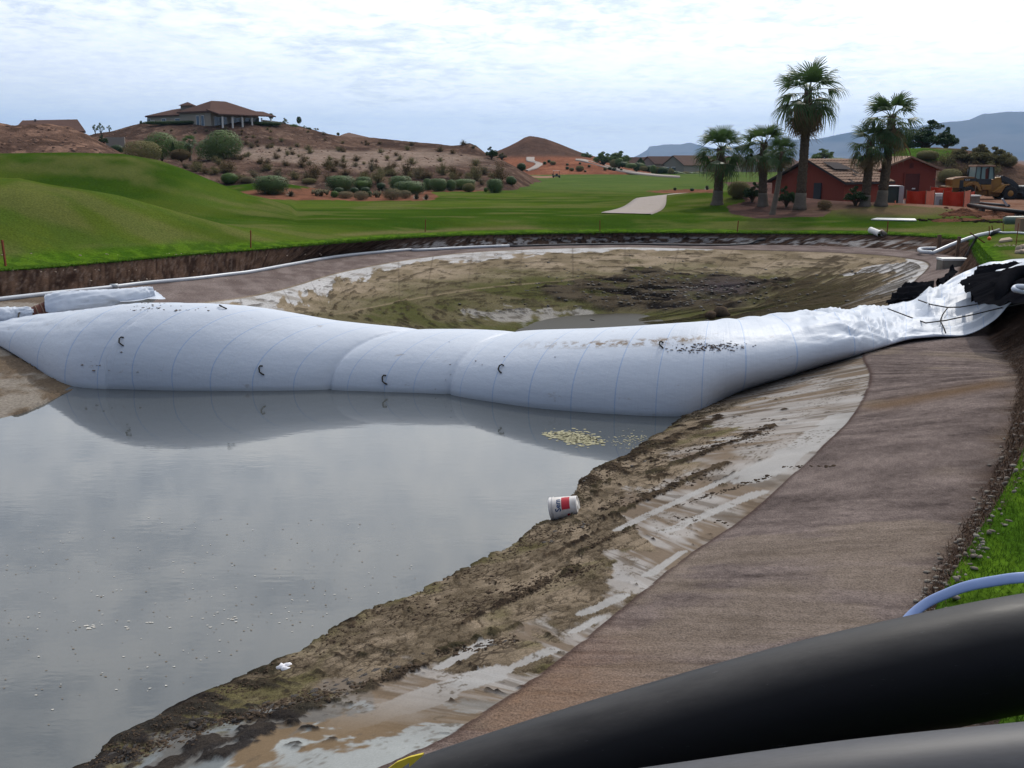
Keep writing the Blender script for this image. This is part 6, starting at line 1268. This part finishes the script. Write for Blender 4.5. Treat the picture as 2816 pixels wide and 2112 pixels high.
child(MB().box(((a.x + b_.x) / 2, 74.6, a.z + .03), (b_.x - a.x + .1, 1.4, .06)), 'lid', M_grey, e); q_ = Q(2482, 540, 73.6); child(MB().box((q_.x, 73.9, (a.z + b_.z) / 2), (.34, .06, a.z - b_.z)), 'open_door', M_grey, e, bevel=.01)
e, a, b_ = boxpx(2575, 2606, 532, 566, 76, .8, M_grey, 'cabinet', 'pale grey cabinet standing between the two net fences', 'cabinet')
child(MB().box(((a.x + b_.x) / 2, 75.97, a.z - .1), (b_.x - a.x + .05, .06, .22)), 'top_panel', M_white, e); child(MB().box(((a.x + b_.x) / 2, 75.96, (a.z + b_.z) / 2 - .2), (.35, .05, .45)), 'hatch', M_concg, e)
e, a, b_ = boxpx(2671, 2694, 540, 560, 75, .6, M_concg, 'equipment_box', 'grey box with white lid right of the net fence', 'box'); child(MB().box(((a.x + b_.x) / 2, 75.3, a.z + .04), (b_.x - a.x + .08, .7, .09)), 'lid', M_white, e)
e, a, b_ = boxpx(2487, 2494, 549, 567, 72.5, .2, M_white, 'small_cabinet', 'small cream box at the left end of the net fence', 'box'); child(MB().box(((a.x + b_.x) / 2, 72.49, a.z + .02), (.24, .24, .05)), 'lid', M_orange, e)
for sx, sy, h, lb in ((2461, 568, 16, 'thin orange marker post before the green container'), (2514, 570, 9, 'small orange cone before the net fence')):
    p = Q(sx, sy, 70.5); k = sz(p, h); e = empty('traffic_cone', p, lb, 'cone'); child(MB().tube([p, p + Vector((0, 0, k))], [.09 if h < 10 else .03, .02], 10), 'cone', M_orange, e, True); child(MB().box(p + Vector((0, 0, .015)), (.26, .26, .04)), 'base', M_orange, e)
# pipeline on supports
pl_a, pl_b = Q(2664, 564, 70), Q(2860, 591, 56)
e = empty('pipeline', pl_a, 'long black pipeline on supports running to the right edge', 'pipe')
child(MB().tube([pl_a, pl_b], .13, 14), 'pipe_wall', M_pipe, e, True)
for sx, sy, d in ((2701, 573, 67), (2800, 588, 60)):
    p = Q(sx, sy, d); child(MB().box(p + Vector((0, 0, -.08)), (.22, .4, .55)), 'support', M_blk, e)
tag(MB().tube([Q(2694, 558, 78), Q(2775, 566, 74)], .10, 10).build('pipe', M_blk, None, True), 'thin dark pipe behind the black pipeline under the loader', 'pipe')
p = Q(2765, 552, 72); tag(MB().bar(Q(2756, 546, 72), Q(2770, 566, 72), .12).build('prop_stand', M_grey), 'grey prop leaning in front of the loader wheel', 'prop')
e = empty('pipe', Q(2780, 606, 50), 'fat dark green pipe lying at the right edge', 'pipe'); gp = [Q(2762, 607, 50), Q(2768, 606, 50), Q(2960, 604, 49)]
child(MB().tube(gp, [.17, .20, .20], 20), 'pipe_wall', M_pot, e, True)
b0 = Q(2796, 634, 44); tag(MB().box(b0 + Vector((.22, 0, .25)), (.42, .5, .55)).build('timber_block', M_tan, None, bevel=.02), 'brown block standing before the fat green pipe at the edge', 'block')
# dug soil
def heap(sx, sy, wpx, hpx, label, seed, d=None, amp=.6):
    p = hit(sx, sy)[0] if not d else Q(sx, sy, d); rx = sz(p, wpx) / 2; ry = rx * .55; h = sz(p, hpx); n = 56; u = np.linspace(-1, 1, n); X, Y = np.meshgrid(u, u, indexing='ij')
    r = np.sqrt(X ** 2 + Y ** 2); nn = fbm(X * 3 + seed, Y * 3, 5, seed); z = h * (np.clip(1 - r, 0, 1) ** .7) * (1 + amp * (nn - .5) * 2.2) + .10 * (fbm(X * 9, Y * 9, 3, seed + 2) - .5) - .12 * ss(r, .85, 1.1)
    V = np.stack([p.x + X * rx, p.y + Y * ry, p.z + z - .05], -1); o = link('soil_heap', mesh_np('soil_heap', V, grid_faces(n, n)), M_dirt); return tag(o, label, 'soil heap')
heap(2650, 592, 150, 18, 'heap of reddish dug soil below the net fence box', 1); heap(2740, 590, 120, 12, 'lower dug soil heap under the black pipeline', 2); heap(2800, 592, 90, 11, 'small dug soil heap near the right edge', 3)
heap(2660, 604, 200, 5, 'flat spill of dug soil in front of the heaps', 4)
L = []
for _ in range(70):
    x_ = random.uniform(2525, 2800); L.append((hit(x_, 604 + (x_ - 2525) * .03 + random.gauss(0, 2.2))[0], random.uniform(.08, .22)))
lumps('cut_turf_lumps', L, M_sod, 8, .4, label='dark torn turf lumps along the dug soil')
lumps('soil_clods', [(hit(random.uniform(2590, 2816), random.gauss(588, 6))[0], random.uniform(.05, .16)) for _ in range(130)], M_dirt, 12, .7, label='reddish soil clods around the dug heaps')

# wheel loader, side on, built in metres, facing right
Ld = Q(2550 + 1100 * .1206, 551, 90); ld = empty('wheel_loader', Ld, 'yellow wheel loader with dark cab and raised arm at right', 'loader')
def lp(zx, zy, y=0.0): return Vector(((zx - 1100) * .00383, y, (918 - zy) * .00383))
def lprism(name, pz, y0, y1, m, bevel=.03): 
    return MB().prism([lp(x, y, y0) for x, y in pz], (0, y1 - y0, 0)).build(name, m, ld, bevel=bevel)
hd = lprism('hood', [(470, 640), (462, 450), (520, 425), (680, 398), (860, 396), (1000, 420), (1010, 655)], -.72, .72, M_yel)
lprism('hood_top', [(462, 452), (520, 424), (690, 396), (870, 392), (985, 402), (985, 415), (860, 408), (700, 412), (540, 440)], -.75, .75, M_tile)
lprism('grille', [(628, 470), (712, 470), (712, 650), (628, 650)], -.75, .75, M_blk, .01)
lprism('hood_stripe', [(720, 430), (1005, 430), (1005, 490), (720, 490)], -.745, .745, M_blk, .0)
cu = bpy.data.curves.new('letters', 'FONT'); cu.body = 'CAT'; cu.size = .2; cu.extrude = .004
o_ = bpy.data.objects.new('letters', cu); COL.objects.link(o_); bpy.context.view_layer.update(); tm = bpy.data.meshes.new_from_object(o_.evaluated_get(bpy.context.evaluated_depsgraph_get())); bpy.data.objects.remove(o_)
link('lettering', tm, M_white, ld, lp(745, 480, -.76), (math.pi / 2, 0, 0))
lprism('counterweight', [(340, 600), (480, 600), (480, 690), (350, 690)], -.8, .8, M_yel)
lprism('rear_fender', [(700, 660), (760, 560), (880, 505), (1000, 510), (1060, 600), (1100, 700), (1040, 700), (980, 600), (880, 560), (800, 600), (760, 680)], -1.05, -.55, M_yel, .01)
lprism('rear_fender', [(700, 660), (760, 560), (880, 505), (1000, 510), (1060, 600), (1100, 700), (1040, 700), (980, 600), (880, 560), (800, 600), (760, 680)], .55, 1.05, M_yel, .01)
lprism('rear_frame', [(480, 650), (1060, 650), (1300, 700), (1300, 800), (900, 820), (520, 760)], -.4, .4, M_yel)
lprism('step_box', [(1060, 570), (1310, 570), (1310, 680), (1120, 680)], -1.0, .9, M_yel)
lprism('front_frame', [(1310, 560), (1380, 460), (1480, 410), (1590, 400), (1600, 560), (1660, 700), (1560, 830), (1330, 830)], -.42, .42, M_yel)
lprism('front_fender', [(1370, 730), (1590, 570), (1700, 555), (1720, 570), (1620, 590), (1540, 745)], -1.05, -.5, M_yel, .01)
lprism('front_fender', [(1370, 730), (1590, 570), (1700, 555), (1720, 570), (1620, 590), (1540, 745)], .5, 1.05, M_yel, .01)
cab = lprism('cab', [(1010, 560), (1010, 440), (1330, 440), (1330, 565)], -.72, .72, M_blk)
for a_, b__ in (((960, 450), (975, 175)), ((1085, 450), (1085, 175)), ((1255, 450), (1255, 175)), ((1390, 450), (1350, 175))):
    for y in (-.72, .72): MB().bar(lp(*a_, y), lp(*b__, y), .07).build('cab_pillar', M_blk, ld)
lprism('cab_roof', [(955, 180), (965, 140), (1385, 140), (1400, 180)], -.82, .82, M_tile)
g_ = mat('cab_glass', (.20, .30, .30), .1, .6, nscale=2)
lprism('cab_glass', [(972, 445), (980, 180), (1350, 180), (1385, 445)], -.68, .68, g_, .0)
lprism('driver_seat', [(1190, 440), (1180, 230), (1240, 200), (1260, 440)], -.69, .69, M_door, .0)
MB().tube([lp(930, 230, .6), lp(925, 420, .6)], .03, 8).build('exhaust', M_blk, ld, True)
MB().tube([lp(830, 250, -.3), lp(850, 400, -.3)], .05, 10).build('exhaust_stack', M_blk, ld, True)
arm = [(1560, 380), (1610, 370), (1830, 460), (1960, 560), (2020, 680), (1960, 690), (1880, 620), (1700, 520), (1590, 470)]
for y in (-.5, .38): lprism('lift_arm', arm, y, y + .12, M_blk, .01)
MB().bar(lp(1600, 395, 0), lp(1830, 500, 0), .16).build('tilt_cylinder', M_grey, ld); MB().bar(lp(1820, 480, 0), lp(1950, 610, 0), .22).build('tilt_lever', M_tile, ld)
lprism('bucket', [(2020, 600), (2330, 590), (2400, 700), (2330, 880), (2060, 880), (1990, 760)], -1.25, 1.25, M_blk)
for i in range(5):
    x = 2030 + i * 55; lprism('warning_stripe', [(x, 640), (x + 28, 600), (x + 50, 600), (x + 22, 640)], -1.262, -1.25, M_white, 0)
def wheel(cx, cz, y):
    c = lp(cx, cz, y); R0 = .165 * 3.83; prof = [(-.22, .30 * R0), (-.24, .62 * R0), (-.22, .93 * R0), (-.12, R0), (.12, R0), (.22, .93 * R0), (.24, .62 * R0), (.22, .3 * R0)]; n = 32; vs = []
    for yy, r in prof: vs += [(c.x + r * math.cos(a), c.y + yy, c.z + r * math.sin(a)) for a in np.linspace(0, 2 * math.pi, n, endpoint=False)]
    t = MB().add(vs, [(i * n + k, i * n + (k + 1) % n, (i + 1) * n + (k + 1) % n, (i + 1) * n + k) for i in range(7) for k in range(n)])
    for k in range(20):
        a = k * math.pi / 10; t.box((c.x + R0 * math.cos(a), c.y, c.z + R0 * math.sin(a)), (.06, .4, .07), Matrix.Rotation(-a, 3, 'Y'))
    wo = t.build('wheel', M_tyre, ld, True); s_ = -1 if y < 0 else 1
    MB().tube([(c.x, c.y, c.z), (c.x, c.y + s_ * .20, c.z), (c.x, c.y + s_ * .26, c.z)], [.56 * R0, .52 * R0, .25 * R0], 24).build('rim', M_yel, wo, True)
for cx_ in (800, 1740):
    for y in (-.85, .85): wheel(cx_, 758, y)

# golf cart far down the fairway
gc = hit(1530, 480)[0]; gc = Q(1530, 479.5, 200); gc = Vector((gc.x, 200, drop(gc.x, 200).z)); s_ = sz(gc, 24) / 2.4
e = empty('golf_cart', gc, 'tiny golf cart with pale roof on the far fairway', 'golf cart', scl=s_)
MB().box((0, 0, .45), (2.1, 1.15, .35)).build('body', M_green, e, bevel=.04); MB().box((0, 0, 1.82), (1.9, 1.2, .08)).build('roof', M_white, e, bevel=.02)
MB().box((.1, 0, .85), (.6, 1.0, .45)).build('seat', M_blk, e, bevel=.04); MB().box((-.95, 0, .8), (.3, .9, .5)).build('bag_rack', M_blk, e)
for x in (-.8, .8):
    for y in (-.5, .5): MB().tube([(x, y, .6), (x, y, 1.82)], .03, 6).build('roof_post', M_blk, e); MB().tube([(x, y * 1.1 - .1, .23), (x, y * 1.1 + .1, .23)], .23, 14).build('wheel', M_tyre, e, True)

# ================================================================ LOOSE STUFF: grass blades, roots, clods, floating bits
GB = BV[0]; BB = BV[1]
def blades(name, pos, h, wd, m, label, seed=0, lean=.5, dirs=None):
    r = np.random.default_rng(seed); n = len(pos); pos = np.array([tuple(p) for p in pos]); a = r.uniform(0, 6.28, n); hh = h * r.uniform(.5, 1.3, n); l = r.normal(size=(n, 2)) * lean
    if dirs is not None: l = l * .4 + dirs
    s_ = np.stack([np.cos(a), np.sin(a), 0 * a], -1) * wd; k = np.stack([l[:, 0], l[:, 1], np.ones(n)], -1); 
    if dirs is not None: k[:, 2] = r.uniform(-1.0, .6, n)
    k *= hh[:, None]; V = np.stack([pos - s_ / 2, pos + s_ / 2, pos + k * .6 + s_ / 4, pos + k], 1).reshape(-1, 3)
    o = link(name, mesh_np(name, V, np.arange(n * 4).reshape(-1, 4), smooth=False), m); return tag(o, label, kind='stuff')
pos_ = []; rg_ = np.random.default_rng(11)
for _ in range(120000):
    x = rg_.uniform(.5, 8.5); y = rg_.uniform(3.3, 12.5) if rg_.random() < .5 else 3.3 + 9 * rg_.random() ** 1.8
    if x > .52 * y * 1.02 + .5: continue
    r = GB.ray_cast(Vector((x, y, 20)), Vector((0, 0, -1)))
    if r[0] is None: continue
    r2 = BB.ray_cast(Vector((x, y, 20)), Vector((0, 0, -1)))
    if r2[0] is not None and r2[0].z > r[0].z: continue
    pos_.append(r[0])
blades('grass_blades', pos_, .045, .007, M_blade, 'bright green lawn blades on the near right bank', 3, .55)
t = even_t(0, .8, 7.2, 30000); p = ring(0, t); d = p[:, :2] - np.array([-1., 28.]); d /= np.linalg.norm(d, axis=1)[:, None]
o_ = np.random.default_rng(4).uniform(-.12, .5, len(p)); p[:, :2] += d * o_[:, None]; p[:, 2] += .03
blades('grass_fringe', p, .13, .03, M_blade, 'shaggy bright grass fringe along the top of the bank', 5, .4, -d * np.random.default_rng(6).uniform(0, .8, len(p))[:, None])
t = even_t(0, 11.9, 13.9, 16000); p = ring(0, t); f = ring(1, t); u = np.random.default_rng(8).uniform(-.1, 1, len(t)) ** 1.0; p = p + (f - p) * u[:, None]; d = f[:, :2] - p[:, :2]; dd = (ring(1, t) - ring(0, t))[:, :2]; dd /= np.linalg.norm(dd, axis=1)[:, None]
p[:, :2] += np.random.default_rng(9).normal(size=(len(p), 2)) * .03; p[:, 2] += .02
blades('root_fibres', p, .12, .007, M_root, 'dry roots and thatch hanging from the cut bank', 7, .6, dd * .5)
# stones and thatch clods by the near grass edge
L = []
for _ in range(500):
    tt = random.uniform(11.9, 12.9); q = ring(0, np.array([tt]))[0]; q2 = ring(1, np.array([tt]))[0]; k = random.uniform(-.3, 1.2); c = Vector(q).lerp(Vector(q2), k); L.append((c + Vector((random.gauss(0, .05), random.gauss(0, .05), .0)), random.uniform(.008, .035)))
lumps('edge_rubble', L, M_concg, 14, .6, label='grey crumbs and torn thatch at the near grass edge')
# clods along the near waterline and in mud streaks
L = []
def rc(sx, sy):
    r = BB.ray_cast(CAM, ray(sx, sy).normalized()); return r[0]
WP = [(235, 2106), (335, 2017), (564, 1912), (776, 1812), (1023, 1676), (1258, 1576), (1400, 1500), (1517, 1427), (1580, 1345), (1634, 1291), (1690, 1262), (1795, 1205)]
SG_ = [((330, 2085), (640, 1965), 22, 380), ((620, 1985), (900, 1900), 18, 260), ((860, 1930), (1150, 1830), 14, 160), ((1200, 1800), (1420, 1760), 14, 140), ((1250, 1690), (1600, 1560), 26, 320), ((1500, 1480), (1650, 1430), 12, 120), ((1600, 1500), (1760, 1450), 8, 60),
       ((1650, 1400), (1990, 1290), 18, 240), ((1790, 1270), (2130, 1180), 20, 300), ((1700, 1190), (1990, 1110), 20, 260), ((1850, 1395), (2120, 1310), 6, 110), ((2150, 1284), (2300, 1282), 3, 40), ((1400, 1640), (1640, 1560), 14, 120), ((900, 1760), (1400, 1600), 40, 160), ((1850, 1420), (2000, 1440), 8, 24)]
for a_, b__, wd, n in SG_:
    for _ in range(n):
        u = random.random(); k = rc(lerp(a_[0], b__[0], u) + random.gauss(0, wd * .5), lerp(a_[1], b__[1], u) + random.gauss(0, wd * .5))
        if k: L.append((k, random.uniform(.006, .022) * (1.7 if random.random() < .12 else 1) * (.5 + k.y / 24)))
for i in range(900):
    j = random.randrange(len(WP) - 1); u = random.random(); k = rc(lerp(WP[j][0], WP[j + 1][0], u) + abs(random.gauss(0, 30)) - 8, lerp(WP[j][1], WP[j + 1][1], u) + abs(random.gauss(0, 14)))
    if k: L.append((k, random.uniform(.007, .022) * (.5 + k.y / 24)))
lumps('mud_clods', L, M_cloddry, 16, .55, label='dried brown mud clods along the water edge')
def flakes(name, L, m, label):
    V = []; Fc = []; r = np.random.default_rng(len(L))
    for i, (x, y, s_) in enumerate(L):
        a0 = r.uniform(0, 6.28); k = 6; o_ = len(V)
        for j in range(k): a = a0 + j * 1.047; rr = s_ * r.uniform(.4, 1.2); V.append((x + rr * math.cos(a), y + rr * math.sin(a) * .7, WL + .004 + .001 * (i % 3)))
        Fc.append([o_ + j for j in range(6)])
    return tag(link(name, mesh_np(name, np.array(V), np.array(Fc), smooth=False), m), label, kind='stuff')
L = []; L2 = []
for _ in range(420):
    sx, sy = random.uniform(0, 1150), random.gauss(1650, 150)
    if sx + (sy - 1500) * 2.2 > 1350 or sy < 1400: continue
    p = P(sx, sy, WL); (L if random.random() < .35 else L2).append((p.x, p.y, random.uniform(.006, .018)))
for cx_, cy_, n, sp in ((247, 1725, 9, 8), (350, 1725, 5, 5), (415, 1712, 3, 4), (635, 1706, 6, 12), (430, 1890, 2, 20), (540, 1710, 8, 60)):
    for _ in range(n): p = P(random.gauss(cx_, sp), random.gauss(cy_, sp * .4), WL); L.append((p.x, p.y, random.uniform(.012, .026)))
flakes('floating_foam', L, M_foam, 'white specks floating on the near water'); flakes('floating_flakes', L2, M_foam2, 'brown flakes floating on the near water')
L = []
for _ in range(700):
    u = random.random(); sx = random.gauss(1585, 38) ; sy = 1196 + (sx - 1510) * .12 + random.gauss(0, 10) * (1 - abs(sx - 1585) / 150)
    if 1490 < sx < 1660: p = P(sx, sy, WL); L.append((p.x, p.y, random.uniform(.015, .06)))
for _ in range(160):
    p = P(random.gauss(1745, 40), random.gauss(1212, 12), WL); L.append((p.x, p.y, random.uniform(.01, .03)))
flakes('algae_scum', L, M_algae, 'pale yellowish scum patch floating near the dam')
# rocks on the desert slopes
L = []
for _ in range(900):
    p, n = hit(random.uniform(0, 1400), random.uniform(345, 505))
    if 80 < p.y < 180 and p.z > 1.2: L.append((p, random.uniform(.05, .26) * (.9 if p.y < 100 else 1)))
lumps('slope_rocks', L, M_hillrock := mat('slope_rock', (.22, .14, .105), .95, .08, col2=(.13, .08, .062), nscale=.5), 18, .6, label='loose rocks scattered over the desert slopes')
L = []
for a_, b__, wd, n in (((300, 2092), (640, 1962), 20, 130), ((600, 1990), (1100, 1830), 16, 90), ((1180, 1800), (1420, 1755), 9, 30), ((1500, 1480), (1640, 1430), 9, 26), ((1560, 1330), (1760, 1260), 9, 30)):
    for _ in range(n):
        u = random.random(); k = rc(lerp(a_[0], b__[0], u) + random.gauss(0, wd), lerp(a_[1], b__[1], u) + random.gauss(0, wd * .7))
        if k and k.z > WL - .02: L.append((k, random.uniform(.015, .05)))
L = [(p_ - Vector((0, 0, r_ * .25)), r_) for p_, r_ in L if random.random() < .55]
lumps('mud_slabs', L, mat('damp_mud', (.045, .036, .030), .75, .3, col2=(.025, .02, .018), nscale=9, bump=1, bscale=40, bdist=.02), 26, .34, label='thick dark damp mud slabs at the near water edge', sub=2)
lumps('basin_clods', [(hit(random.gauss(1850, 190), random.gauss(795, 30))[0], random.uniform(.03, .10)) for _ in range(420)], mat('wet_mud', (.05, .04, .03), .6, .4, col2=(.03, .025, .02), nscale=4), 20, .5, label='dark mud lumps on the floor of the drained basin')
lumps('basin_boulder', [(P(1985, 862, -2.1), .42), (P(1955, 866, -2.1), .25)], M_cloddry, 22, .6, label='low dark mud hump beside the puddle', sub=2)
lumps('bank_debris', [(hit(random.uniform(0, 1400), random.uniform(-3, 3) + y0)[0], random.uniform(.02, .06)) for y0 in (700, 745, 770) for _ in range(25)], M_rock, 24, .5, label='pale crumbs on the dark cut bank')

# ================================================================ HAZE
hb = MB().box((0, 1000, 300 - 1.8), (31000, 29000, 603.6)).build('haze', None)
mz = bpy.data.materials.new('haze'); mz.use_nodes = True; t_ = NT(mz.node_tree); t_.n.clear()
v = t_.node('ShaderNodeVolumePrincipled', i_Color=(.42, .66, 1.0), i_Density=.8e-4, i_Anisotropy=.1)
t_.put(t_.node('ShaderNodeOutputMaterial').inputs['Volume'], v); hb.data.materials.clear(); hb.data.materials.append(mz); tag(hb, 'thin blue distance haze', kind='stuff')
